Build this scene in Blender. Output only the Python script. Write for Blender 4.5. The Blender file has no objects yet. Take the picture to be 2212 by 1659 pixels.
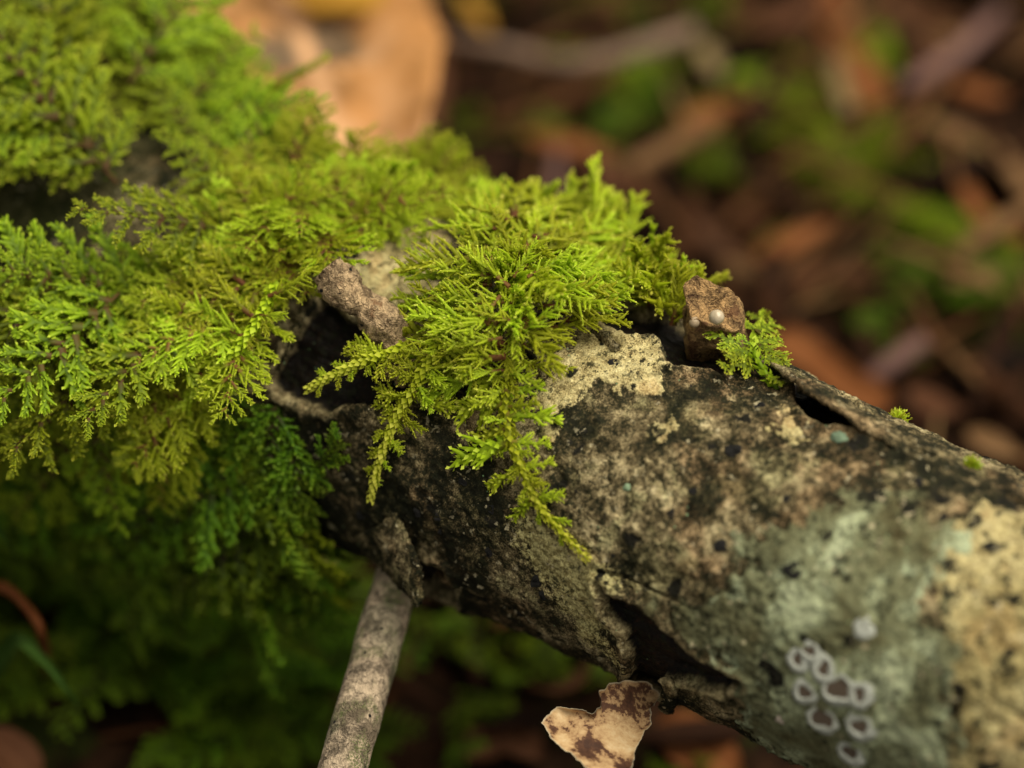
import bpy, math, random
import numpy as np
from mathutils import Vector, Matrix

# ------------------------------------------------------------------ camera, sky, sun, exposure
# lengths below are in centimetres; SC turns them into metres
SC = 0.01
PITCH = math.radians(40.0)
TANH = 0.15                      # half width of the view / distance
PW, PH = 2212.0, 1659.0          # pixel grid used for turning photo pixels into directions
FOCUS = 29.8
cp, sp = math.cos(PITCH), math.sin(PITCH)
CX = np.array([1.0, 0.0, 0.0])
CF = np.array([0.0, cp, -sp])
CU = np.array([0.0, sp, cp])

def pdir(u, v):
    k = TANH / (PW / 2)
    return CF + CX * ((u - PW / 2) * k) - CU * ((v - PH / 2) * k)

AXIS_Z = 4.3
A0 = np.array([0.0, 0.0, AXIS_Z])
CAM = A0 - 31.35 * pdir(1106, 950)

scene = bpy.context.scene
cd = bpy.data.cameras.new('camera')
cam = bpy.data.objects.new('camera', cd)
scene.collection.objects.link(cam)
cam.location = CAM * SC
cam.rotation_euler = (math.pi / 2 - PITCH, 0, 0)
cd.sensor_width = 17.3
cd.lens = 17.3 / 2 / TANH
cd.clip_start = 0.005
cd.clip_end = 100
cd.dof.use_dof = True
cd.dof.focus_distance = FOCUS * SC
cd.dof.aperture_fstop = 5.0
cd.dof.aperture_blades = 0
scene.camera = cam

SUN_EL, SUN_AZ = 68.0, 95.0      # azimuth measured from +Y (away from the camera) towards +X
world = bpy.data.worlds.new('World')
scene.world = world
world.use_nodes = True
wn, wl = world.node_tree.nodes, world.node_tree.links
wn.clear()
sky = wn.new('ShaderNodeTexSky')
sky.sky_type = 'NISHITA'
sky.sun_disc = False
sky.sun_elevation = math.radians(SUN_EL)
sky.sun_rotation = math.radians(SUN_AZ)
sky.air_density = 0.3
sky.dust_density = 0.3
hsv = wn.new('ShaderNodeHueSaturation')
hsv.inputs['Saturation'].default_value = 0.0       # grey overcast daylight
bg = wn.new('ShaderNodeBackground')
bg.inputs['Strength'].default_value = 0.05
wo = wn.new('ShaderNodeOutputWorld')
wl.new(sky.outputs[0], hsv.inputs['Color'])
warm = wn.new('ShaderNodeMix')
warm.data_type = 'RGBA'
warm.blend_type = 'MULTIPLY'
warm.inputs[0].default_value = 1.0
warm.inputs[7].default_value = (1.0, 0.97, 0.86, 1)   # daylight filtered by an autumn canopy
wl.new(hsv.outputs[0], warm.inputs[6])
wl.new(warm.outputs[2], bg.inputs['Color'])
wl.new(bg.outputs[0], wo.inputs['Surface'])

sd = bpy.data.lights.new('sun', 'SUN')
sd.energy = 1.5
sd.angle = math.radians(55)
sd.color = (1.0, 0.92, 0.76)
sun = bpy.data.objects.new('sun', sd)
scene.collection.objects.link(sun)
_e, _a = math.radians(SUN_EL), math.radians(SUN_AZ)
sdir = Vector((math.sin(_a) * math.cos(_e), math.cos(_a) * math.cos(_e), math.sin(_e)))
sun.rotation_euler = sdir.to_track_quat('Z', 'Y').to_euler()
sun.location = sdir * 2.0

scene.view_settings.view_transform = 'Standard'
scene.view_settings.look = 'None'
scene.view_settings.exposure = 1.9
scene.view_settings.gamma = 1.0
scene.view_settings.use_curve_mapping = False
scene.render.engine = 'CYCLES'
scene.cycles.use_denoising = True
scene.cycles.max_bounces = 8
scene.cycles.diffuse_bounces = 6
scene.cycles.glossy_bounces = 2
scene.cycles.transmission_bounces = 6
scene.cycles.use_adaptive_sampling = False

# ------------------------------------------------------------------ noise
_prm = np.random.RandomState(7).permutation(256)
_prm = np.concatenate([_prm, _prm, _prm])
_grd = np.random.RandomState(8).normal(size=(256, 3))
_grd /= np.linalg.norm(_grd, axis=1)[:, None]

def perlin(p):
    p = np.asarray(p, float)
    i = np.floor(p).astype(int)
    f = p - i
    i &= 255
    w = f * f * f * (f * (f * 6 - 15) + 10)
    out = 0
    for dx in (0, 1):
        for dy in (0, 1):
            for dz in (0, 1):
                h = _prm[_prm[_prm[i[:, 0] + dx] + i[:, 1] + dy] + i[:, 2] + dz]
                g = _grd[h]
                d = g[:, 0] * (f[:, 0] - dx) + g[:, 1] * (f[:, 1] - dy) + g[:, 2] * (f[:, 2] - dz)
                wt = (w[:, 0] if dx else 1 - w[:, 0]) * (w[:, 1] if dy else 1 - w[:, 1]) * (w[:, 2] if dz else 1 - w[:, 2])
                out = out + d * wt
    return out

def fbm(p, octv=4, gain=0.5):
    p = np.asarray(p, float)
    a, s, o = 1.0, 1.0, 0
    for k in range(octv):
        o = o + a * perlin(p * s + 17.3 * k)
        a *= gain
        s *= 2.03
    return o

def sstep(a, b, x):
    t = np.clip((x - a) / (b - a), 0, 1)
    return t * t * (3 - 2 * t)

# ------------------------------------------------------------------ mesh helpers
def mk_mesh(name, V, F, attrs=None, smooth=True, mats=None, mi=None):
    """V (n,3) in cm; F: list of arrays of polygons, each array of one corner count."""
    V = np.asarray(V, float) * SC
    me = bpy.data.meshes.new(name)
    me.vertices.add(len(V))
    me.vertices.foreach_set('co', V.astype(np.float32).ravel())
    if not isinstance(F, (list, tuple)) or (len(F) and np.ndim(F[0]) == 1 and not isinstance(F[0], np.ndarray)):
        F = [np.asarray(F)]
    F = [np.asarray(f, int) for f in F if len(f)]
    nl = sum(f.size for f in F)
    nf = sum(len(f) for f in F)
    me.loops.add(nl)
    me.loops.foreach_set('vertex_index', np.concatenate([f.ravel() for f in F]).astype(np.int32))
    me.polygons.add(nf)
    tot = np.concatenate([np.full(len(f), f.shape[1]) for f in F])
    st = np.concatenate([[0], np.cumsum(tot)[:-1]])
    me.polygons.foreach_set('loop_start', st.astype(np.int32))
    me.polygons.foreach_set('loop_total', tot.astype(np.int32))
    if mi is not None:
        me.polygons.foreach_set('material_index', np.asarray(mi, np.int32))
    me.polygons.foreach_set('use_smooth', np.full(nf, smooth, bool))
    for k, a in (attrs or {}).items():
        at = me.attributes.new(k, 'FLOAT', 'POINT')
        at.data.foreach_set('value', np.asarray(a, np.float32))
    for m in (mats or []):
        me.materials.append(m)
    me.update(calc_edges=True)
    me.validate()
    return me

COL = scene.collection
def link(name, data, parent=None, M=None, **props):
    o = bpy.data.objects.new(name, data)
    COL.objects.link(o)
    if parent is not None:
        o.parent = parent
    if M is not None:
        o.matrix_basis = M
    for k, v in props.items():
        o[k] = v
    return o

def thing(name, label, cat, group=None, data=None, kind=None):
    o = bpy.data.objects.new(name, data)
    COL.objects.link(o)
    o['label'] = label
    o['category'] = cat
    if group:
        o['group'] = group
    if kind:
        o['kind'] = kind
    return o

def frame(p, d, n, s=1.0, flat=1.0, zs=1.0):
    """matrix: local x along d, local z near n, origin p (cm), scale s (a unit mesh holds cm)"""
    d = np.asarray(d, float); d = d / np.linalg.norm(d)
    n = np.asarray(n, float)
    y = np.cross(n, d); ny = np.linalg.norm(y)
    if ny < 1e-6:
        y = np.cross(np.array([0.3, 0.5, 0.8]), d); ny = np.linalg.norm(y)
    y /= ny
    z = np.cross(d, y)
    M = Matrix.Identity(4)
    for r in range(3):
        M[r][0] = d[r] * s; M[r][1] = y[r] * s * flat; M[r][2] = z[r] * s * zs; M[r][3] = p[r] * SC
    return M

def resample(P, n):
    P = np.asarray(P, float)
    if len(P) > 2:                                   # Catmull-Rom through the points
        Q = np.vstack([2 * P[0] - P[1], P, 2 * P[-1] - P[-2]])
        out = []
        for i in range(1, len(Q) - 2):
            t = np.linspace(0, 1, 12, endpoint=False)[:, None]
            a, b, c, d = Q[i - 1], Q[i], Q[i + 1], Q[i + 2]
            out.append(0.5 * (2 * b + (c - a) * t + (2 * a - 5 * b + 4 * c - d) * t ** 2 + (-a + 3 * b - 3 * c + d) * t ** 3))
        P = np.vstack(out + [P[-1:]])
    L = np.concatenate([[0], np.cumsum(np.linalg.norm(np.diff(P[:, :3], axis=0), axis=1))])
    x = np.linspace(0, L[-1], n)
    return np.stack([np.interp(x, L, P[:, k]) for k in range(P.shape[1])], 1)

def tube(P, R, ns=10, amp=0.0, freq=3.0, seed=0, cap=True):
    """tapered tube along points P with radii R; returns V, F(list), t, tangent frames"""
    P = np.asarray(P, float); n = len(P)
    R = np.broadcast_to(np.asarray(R, float), (n,)) if np.ndim(R) == 0 else np.interp(np.linspace(0, 1, n), np.linspace(0, 1, len(R)), R)
    T = np.gradient(P, axis=0); T /= np.linalg.norm(T, axis=1)[:, None]
    ref = np.array([0.31, 0.77, 0.55])
    if abs(T[0] @ ref) > 0.9: ref = np.array([0.9, -0.1, 0.4])
    N = np.zeros_like(P)
    nv = ref - T[0] * (ref @ T[0]); nv /= np.linalg.norm(nv)
    for i in range(n):
        nv = nv - T[i] * (nv @ T[i]); nv /= np.linalg.norm(nv); N[i] = nv
    B = np.cross(T, N)
    a = np.linspace(0, 2 * np.pi, ns, endpoint=False)
    dirs = N[:, None] * np.cos(a)[None, :, None] + B[:, None] * np.sin(a)[None, :, None]
    V = P[:, None] + dirs * R[:, None, None]
    V = V.reshape(-1, 3)
    if amp:
        V = V + dirs.reshape(-1, 3) * (fbm(V * freq + seed * 9.1, 4) * amp)[:, None]
    i = np.arange(n - 1)[:, None] * ns; j = np.arange(ns)[None]
    F = np.stack([i + j, i + (j + 1) % ns, i + ns + (j + 1) % ns, i + ns + j], -1).reshape(-1, 4)
    Fs = [F]
    t = np.repeat(np.linspace(0, 1, n), ns)
    if cap:
        V = np.vstack([V, P[0], P[-1]]); t = np.concatenate([t, [0, 1]])
        k0, k1 = len(V) - 2, len(V) - 1
        j = np.arange(ns)
        Fs.append(np.concatenate([np.stack([np.full(ns, k0), (j + 1) % ns, j], 1),
                                  np.stack([np.full(ns, k1), (n - 1) * ns + j, (n - 1) * ns + (j + 1) % ns], 1)]))
    return V, Fs, t

def join(parts):
    """parts: list of (V, [F...], {attr}) -> one"""
    Vs, Fq, Ft, at, o = [], [], [], {}, 0
    for V, Fs, A in parts:
        Vs.append(V)
        for f in Fs:
            f = np.asarray(f)
            if not len(f): continue
            (Fq if f.shape[1] == 4 else Ft).append(f + o)
        for k, a in A.items():
            at.setdefault(k, []).append(np.asarray(a, float))
        o += len(V)
    F = []
    if Fq: F.append(np.vstack(Fq))
    if Ft: F.append(np.vstack(Ft))
    return np.vstack(Vs), F, {k: np.concatenate(a) for k, a in at.items()}

# ------------------------------------------------------------------ shader helper
class NB:
    def __init__(s, name):
        s.m = bpy.data.materials.new(name); s.m.use_nodes = True
        s.t = s.m.node_tree; s.t.nodes.clear()
        s.out = s.t.nodes.new('ShaderNodeOutputMaterial')
    def n(s, typ, **kw):
        o = s.t.nodes.new(typ)
        for k, v in kw.items():
            if k in o.inputs: s.put(o.inputs[k], v)
            else: setattr(o, k, v)
        return o
    def put(s, i, v):
        if isinstance(v, bpy.types.NodeSocket): s.t.links.new(v, i)
        elif isinstance(v, bpy.types.Node): s.t.links.new(v.outputs[0], i)
        else:
            if hasattr(i.default_value, '__len__') and len(i.default_value) == 4 and len(v) == 3: v = (*v, 1)
            i.default_value = v
    def math(s, op, a, b=0.0, c=0.0, clamp=False):
        o = s.t.nodes.new('ShaderNodeMath'); o.operation = op; o.use_clamp = clamp
        for k, v in enumerate((a, b, c)):
            if k < len(o.inputs): s.put(o.inputs[k], v)
        return o.outputs[0]
    def mix(s, f, a, b, mode='MIX'):
        o = s.t.nodes.new('ShaderNodeMix'); o.data_type = 'RGBA'; o.blend_type = mode
        s.put(o.inputs[0], f); s.put(o.inputs[6], a); s.put(o.inputs[7], b)
        return o.outputs[2]
    def ss(s, x, a, b):
        o = s.t.nodes.new('ShaderNodeMapRange'); o.interpolation_type = 'SMOOTHSTEP'
        s.put(o.inputs[0], x); s.put(o.inputs[1], a); s.put(o.inputs[2], b)
        return o.outputs[0]
    def ramp(s, x, stops, interp='LINEAR'):
        o = s.t.nodes.new('ShaderNodeValToRGB'); e = o.color_ramp.elements
        o.color_ramp.interpolation = interp
        while len(e) < len(stops): e.new(0.5)
        for k, (p, c) in enumerate(stops):
            e[k].position = p; e[k].color = (*c, 1)
        s.put(o.inputs[0], x)
        return o.outputs[0]
    def pos(s, kind='Object'):
        if not hasattr(s, '_c'):
            s._tc = s.t.nodes.new('ShaderNodeTexCoord')
            mp = s.t.nodes.new('ShaderNodeMapping'); mp.inputs['Scale'].default_value = (100, 100, 100)
            s.t.links.new(s._tc.outputs[kind], mp.inputs[0]); s._c = mp.outputs[0]
        return s._c
    def noise(s, scale, detail=4, rough=0.55, dist=0.0, off=0.0, vec=None):
        o = s.t.nodes.new('ShaderNodeTexNoise'); o.noise_dimensions = '4D' if off else '3D'
        s.put(o.inputs['Vector'], vec if vec is not None else s.pos())
        if off: o.inputs['W'].default_value = off
        o.inputs['Scale'].default_value = scale; o.inputs['Detail'].default_value = detail
        o.inputs['Roughness'].default_value = rough; o.inputs['Distortion'].default_value = dist
        return o.outputs[0]
    def vor(s, scale, feature='F1', rnd=1.0, out=0, vec=None):
        o = s.t.nodes.new('ShaderNodeTexVoronoi'); o.feature = feature
        s.put(o.inputs['Vector'], vec if vec is not None else s.pos())
        o.inputs['Scale'].default_value = scale; o.inputs['Randomness'].default_value = rnd
        return o.outputs[out]
    def attr(s, name, typ='GEOMETRY'):
        o = s.t.nodes.new('ShaderNodeAttribute'); o.attribute_name = name; o.attribute_type = typ
        return o.outputs['Fac']
    def orand(s):
        return s.t.nodes.new('ShaderNodeObjectInfo').outputs['Random']
    def bump(s, h, strength=0.5, dist=0.02):
        o = s.t.nodes.new('ShaderNodeBump'); o.inputs['Strength'].default_value = strength
        o.inputs['Distance'].default_value = dist * SC
        s.put(o.inputs['Height'], h)
        return o.outputs[0]
    def bsdf(s, col, rough=0.8, spec=0.25, normal=None, trans=0.0, tcol=None, coat=0.0):
        b = s.t.nodes.new('ShaderNodeBsdfPrincipled')
        s.put(b.inputs['Base Color'], col); s.put(b.inputs['Roughness'], rough)
        s.put(b.inputs['Specular IOR Level'], spec)
        if normal is not None: s.put(b.inputs['Normal'], normal)
        if coat: s.put(b.inputs['Coat Weight'], coat); b.inputs['Coat Roughness'].default_value = 0.25
        sh = b.outputs[0]
        if trans:
            tr = s.t.nodes.new('ShaderNodeBsdfTranslucent'); s.put(tr.inputs[0], tcol if tcol is not None else col)
            mx = s.t.nodes.new('ShaderNodeMixShader'); s.put(mx.inputs[0], trans)
            s.t.links.new(sh, mx.inputs[1]); s.t.links.new(tr.outputs[0], mx.inputs[2]); sh = mx.outputs[0]
        s.t.links.new(sh, s.out.inputs[0])
        return s.m

# ------------------------------------------------------------------ pixel -> place on the branch / ground
p2 = pdir(1850, 1285)
p2 = CAM + p2 * ((AXIS_Z - CAM[2]) / p2[2])
AX = p2 - A0; AX /= np.linalg.norm(AX)                 # branch axis, level, pointing towards the viewer's right
NZ = np.array([0.0, 0.0, 1.0])
NF = np.cross(AX, NZ)
if NF[1] > 0: NF = -NF                                  # horizontal, towards the camera side
R0 = 1.55

def on_log(u, v, h=0.0):
    """point where the view ray of a pixel meets the branch surface raised by h (or passes closest to its axis)"""
    d = pdir(u, v); d = d / np.linalg.norm(d)
    w = CAM - A0
    dp = d - AX * (d @ AX); wp = w - AX * (w @ AX)
    a, b, c = dp @ dp, 2 * dp @ wp, wp @ wp - (R0 + h) ** 2
    D = b * b - 4 * a * c
    t = (-b - math.sqrt(D)) / (2 * a) if D > 0 else -b / (2 * a)
    return CAM + d * t

def st_of(p):
    q = np.asarray(p) - A0
    return q @ AX, math.atan2(q @ NF, q[2])

def st(u, v):
    return st_of(on_log(u, v))

def lnorm(p):
    q = np.asarray(p, float) - A0
    q = q - AX * (q @ AX)
    return q / np.linalg.norm(q)

def at_depth(u, v, d):
    return CAM + pdir(u, v) * d

def project(p):
    q = np.asarray(p) - CAM
    d = q @ CF; k = TANH / (PW / 2)
    return q @ CX / d / k + PW / 2, PH / 2 - q @ CU / d / k

def zground(x, y):
    x = np.asarray(x, float); y = np.asarray(y, float)
    base = -0.9 + 1.2 * sstep(-6, 9, y) + 0.9 * sstep(-1.5, -6, x) * sstep(-6, 0, y)
    P = np.stack([np.atleast_1d(x) * 0.22, np.atleast_1d(y) * 0.22, np.zeros_like(np.atleast_1d(x))], 1)
    n = fbm(P, 4) * 0.55
    return base + n.reshape(np.shape(base))

def on_ground(u, v, lift=0.0):
    d = pdir(u, v)
    t = (0.0 - CAM[2]) / d[2]
    for _ in range(12):
        p = CAM + d * t
        t += float((zground(p[0], p[1]) + lift - p[2])) / d[2]
    return CAM + d * t

# ------------------------------------------------------------------ ground
def ground_material():
    b = NB('forest_floor_soil')
    n1 = b.noise(0.7, 6, 0.6); n2 = b.noise(3.0, 6, 0.65, off=2.0); n3 = b.noise(14, 4, 0.6)
    c = b.ramp(b.math('ADD', b.math('MULTIPLY', n1, 0.45), b.math('MULTIPLY', n2, 0.55)),
               [(0.34, (0.004, 0.0025, 0.0015)), (0.46, (0.014, 0.007, 0.0035)), (0.58, (0.038, 0.017, 0.008)), (0.72, (0.07, 0.034, 0.016))])
    g = b.ss(b.noise(0.9, 5, 0.6, off=5.0), 0.55, 0.63)
    c = b.mix(b.math('MULTIPLY', g, 0.7), c, (0.018, 0.03, 0.004))
    return b.bsdf(c, 0.9, 0.06, b.bump(b.math('ADD', n3, n2), 0.8, 0.15))

def build_ground():
    def axis(lo, hi, core, step, nout):
        a = np.arange(core[0], core[1] + 1e-6, step)
        lo_ = core[0] - np.geomspace(0.3, core[0] - lo, nout)[::-1]
        hi_ = core[1] + np.geomspace(0.3, hi - core[1], nout)
        return np.concatenate([lo_, a, hi_])
    xs = axis(-500, 500, (-12, 14), 0.11, 26)
    ys = axis(-400, 900, (-8, 26), 0.11, 26)
    X, Y = np.meshgrid(xs, ys, indexing='ij')
    x, y = X.ravel(), Y.ravel()
    z = zground(x, y)
    z = z + fbm(np.stack([x * 1.1, y * 1.1, x * 0], 1), 4, 0.55) * 0.35
    ny = len(ys)
    i, j = np.meshgrid(np.arange(len(xs) - 1), np.arange(ny - 1), indexing='ij')
    k = (i * ny + j).ravel()
    F = np.stack([k, k + ny, k + ny + 1, k + 1], 1)
    me = mk_mesh('ground', np.stack([x, y, z], 1), [F], mats=[ground_material()])
    o = link('ground', me)
    o['kind'] = 'structure'
build_ground()

# ------------------------------------------------------------------ the branch
def poly_sd(poly, S, T):
    """signed distance (positive inside) to a polygon given in photo pixels, on the (s, arc) surface"""
    Q = []
    for u, v in poly:
        s_, th = st(u, v)
        Q.append((s_, th * R0))
    Q = np.array(Q)
    d = np.full(S.shape, 9.0); ins = np.zeros(S.shape, bool)
    for k in range(len(Q)):
        a, c = Q[k], Q[(k + 1) % len(Q)]
        e = c - a
        t = np.clip(((S - a[0]) * e[0] + (T - a[1]) * e[1]) / (e @ e), 0, 1)
        d = np.minimum(d, np.hypot(S - a[0] - t * e[0], T - a[1] - t * e[1]))
        cond = (a[1] > T) != (c[1] > T)
        with np.errstate(divide='ignore', invalid='ignore'):
            ins ^= cond & (S < e[0] * (T - a[1]) / (e[1] if abs(e[1]) > 1e-9 else 1e-9) + a[0])
    return np.where(ins, d, -d)

WOOD = [
    [(700, 640), (760, 690), (860, 770), (890, 860), (830, 890), (760, 875), (700, 890), (600, 850), (585, 820), (625, 750), (660, 700)],
    [(1290, 690), (1340, 668), (1400, 690), (1480, 700), (1560, 725), (1600, 755), (1590, 800), (1555, 815), (1500, 800), (1440, 790), (1425, 745), (1350, 735), (1310, 715)],
    [(1680, 795), (1730, 810), (1800, 860), (1870, 905), (1930, 955), (1905, 962), (1840, 932), (1780, 925), (1738, 900), (1715, 860)],
    [(1950, 962), (1990, 972), (2035, 992), (2010, 1000), (1965, 988)],
    [(1290, 1260), (1325, 1290), (1380, 1320), (1440, 1365), (1500, 1415), (1560, 1445), (1605, 1480), (1560, 1495), (1490, 1482), (1430, 1470), (1422, 1535), (1385, 1530), (1368, 1480), (1360, 1430), (1345, 1370), (1305, 1330)],
    [(905, 1205), (960, 1225), (985, 1265), (985, 1330), (960, 1390), (915, 1345), (905, 1290), (893, 1240)],
]
CREAM = [
    [(1185, 760), (1290, 700), (1420, 748), (1432, 800), (1405, 838), (1330, 850), (1285, 835), (1235, 880), (1185, 935), (1150, 880)],
    [(660, 600), (740, 560), (860, 515), (890, 460), (960, 470), (960, 570), (880, 650), (790, 660), (740, 600)],
    [(2075, 1130), (2150, 1078), (2212, 1085), (2320, 1140), (2330, 1800), (2075, 1800), (2065, 1560), (2055, 1400), (2020, 1330), (2010, 1230), (2040, 1170)],
    [(1445, 890), (1480, 905), (1465, 930), (1420, 970), (1405, 962)],
    [(1690, 880), (1725, 900), (1735, 950), (1700, 950), (1660, 920)],
    [(460, 790), (540, 770), (600, 790), (590, 840), (520, 830), (470, 815)],
]
YELLOW = [[(1095, 1125), (1150, 1105), (1240, 1180), (1330, 1225), (1352, 1262), (1290, 1290), (1305, 1380), (1345, 1440), (1270, 1400), (1180, 1270)]]
LICHEN = [[(1650, 1160), (1760, 1115), (1850, 1080), (1980, 1085), (2060, 1160), (2020, 1230), (2030, 1330), (2062, 1450), (2075, 1800), (1640, 1800), (1600, 1600), (1610, 1480), (1500, 1410), (1420, 1335), (1540, 1270)]]
DARK = [
    [(1440, 790), (1600, 770), (1700, 870), (1740, 960), (1900, 960), (2212, 1040), (2260, 1120), (2100, 1075), (1900, 1010), (1700, 935), (1560, 890), (1440, 850)],
    [(560, 860), (760, 890), (900, 940), (1060, 960), (1120, 1080), (1110, 1180), (1010, 1330), (880, 1300), (720, 1190), (620, 980)],
    [(1180, 880), (1270, 835), (1300, 900), (1260, 960), (1190, 960)],
    [(1390, 890), (1440, 860), (1500, 860), (1450, 930), (1400, 965), (1370, 940)],
]

def log_radius(S, TH):
    P = np.stack([S, np.cos(TH) * R0, np.sin(TH) * R0], 1)
    r = R0 + fbm(P * 0.45 + 3.1, 3) * 0.10 + fbm(P * 2.2 + 11.0, 4, 0.6) * 0.045
    return r

def build_log_mesh():
    sa = np.concatenate([np.arange(-22, -6.0, 0.09), np.arange(-6.0, 6.2, 0.0215), np.arange(6.2, 14, 0.09)])
    th = np.concatenate([np.linspace(-0.75, 2.35, 330), np.linspace(2.35, 2 * math.pi - 0.75, 110)[1:-1]])
    nt = len(th)
    S, TH = np.meshgrid(sa, th, indexing='ij')
    S, TH = S.ravel(), TH.ravel()
    THw = np.where(TH > math.pi, TH - 2 * math.pi, TH)
    T = THw * R0
    P = np.stack([S, np.cos(TH) * R0, np.sin(TH) * R0], 1)
    nz = fbm(P * 3.0 + 40, 4, 0.6)
    nzf = fbm(P * 11.0 + 71, 3, 0.6)
    def multi(polys, jag):
        d = np.full(S.shape, -9.0)
        for q in polys:
            d = np.maximum(d, poly_sd(q, S, T))
        return d + nz * jag + nzf * jag * 0.25
    wood = multi(WOOD, 0.07)
    cream = multi(CREAM, 0.26)
    yel = multi(YELLOW, 0.16)
    lich = multi(LICHEN, 0.34)
    dark = multi(DARK, 0.2)
    r = log_radius(S, TH)
    # crusty small relief outside bare wood
    r = r + np.where(wood < 0, nzf * 0.024, 0)
    # bark plate: bare wood lies lower, lips stand proud
    depth = 0.13
    r = r - depth * sstep(-0.012, 0.02, wood)
    r = r + 0.05 * np.exp(-((wood + 0.05) / 0.06) ** 2) * (wood < 0.0)
    # grain of the bare wood, along the axis
    G = np.stack([S * 0.9, np.cos(TH) * 9, np.sin(TH) * 9], 1)
    r = r + np.where(wood > 0, fbm(G + 5, 3, 0.6) * 0.05, 0)
    # lichen crust and cream crust sit a little above the bark
    r = r + 0.018 * sstep(-0.02, 0.03, lich) + 0.015 * sstep(-0.02, 0.03, cream) * (wood < 0)
    # fine cracks running along the branch on the front face
    K = np.abs(perlin(np.stack([S * 0.55, np.cos(TH) * 4.2, np.sin(TH) * 4.2], 1) + 23.7))
    mk = sstep(0.1, 0.35, fbm(P * 0.8 + 90, 2))
    r = r - 0.06 * (1 - sstep(0.0, 0.035, K)) * mk * (wood < 0)
    V = A0 + AX * S[:, None] + NZ * (r * np.cos(TH))[:, None] + NF * (r * np.sin(TH))[:, None]
    ns = len(sa)
    i, j = np.meshgrid(np.arange(ns - 1), np.arange(nt), indexing='ij')
    i, j = i.ravel(), j.ravel()
    F = np.stack([i * nt + j, i * nt + (j + 1) % nt, (i + 1) * nt + (j + 1) % nt, (i + 1) * nt + j], 1)
    # orientation check: outward
    a, b_, c = V[F[0, 0]], V[F[0, 1]], V[F[0, 2]]
    if np.cross(b_ - a, c - a) @ lnorm(a) < 0: F = F[:, ::-1]
    cap0 = np.vstack([A0 + AX * sa[0], A0 + AX * sa[-1]])
    n0 = len(V); V = np.vstack([V, cap0])
    jj = np.arange(nt)
    Ft = np.concatenate([np.stack([np.full(nt, n0), (jj + 1) % nt, jj], 1),
                         np.stack([np.full(nt, n0 + 1), (ns - 1) * nt + jj, (ns - 1) * nt + (jj + 1) % nt], 1)])
    e2 = lambda a: np.concatenate([np.clip(a, -0.6, 0.6), [-0.5, -0.5]])
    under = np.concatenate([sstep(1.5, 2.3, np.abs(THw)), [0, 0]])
    shade = np.concatenate([sstep(-3.2, -4.6, S), [0, 0]])
    at = dict(wood=e2(wood), cream=e2(cream), yel=e2(yel), lich=e2(lich), dark=e2(dark), under=under, moss_shade=shade)
    return mk_mesh('bark', V, [F, Ft], at)

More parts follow.
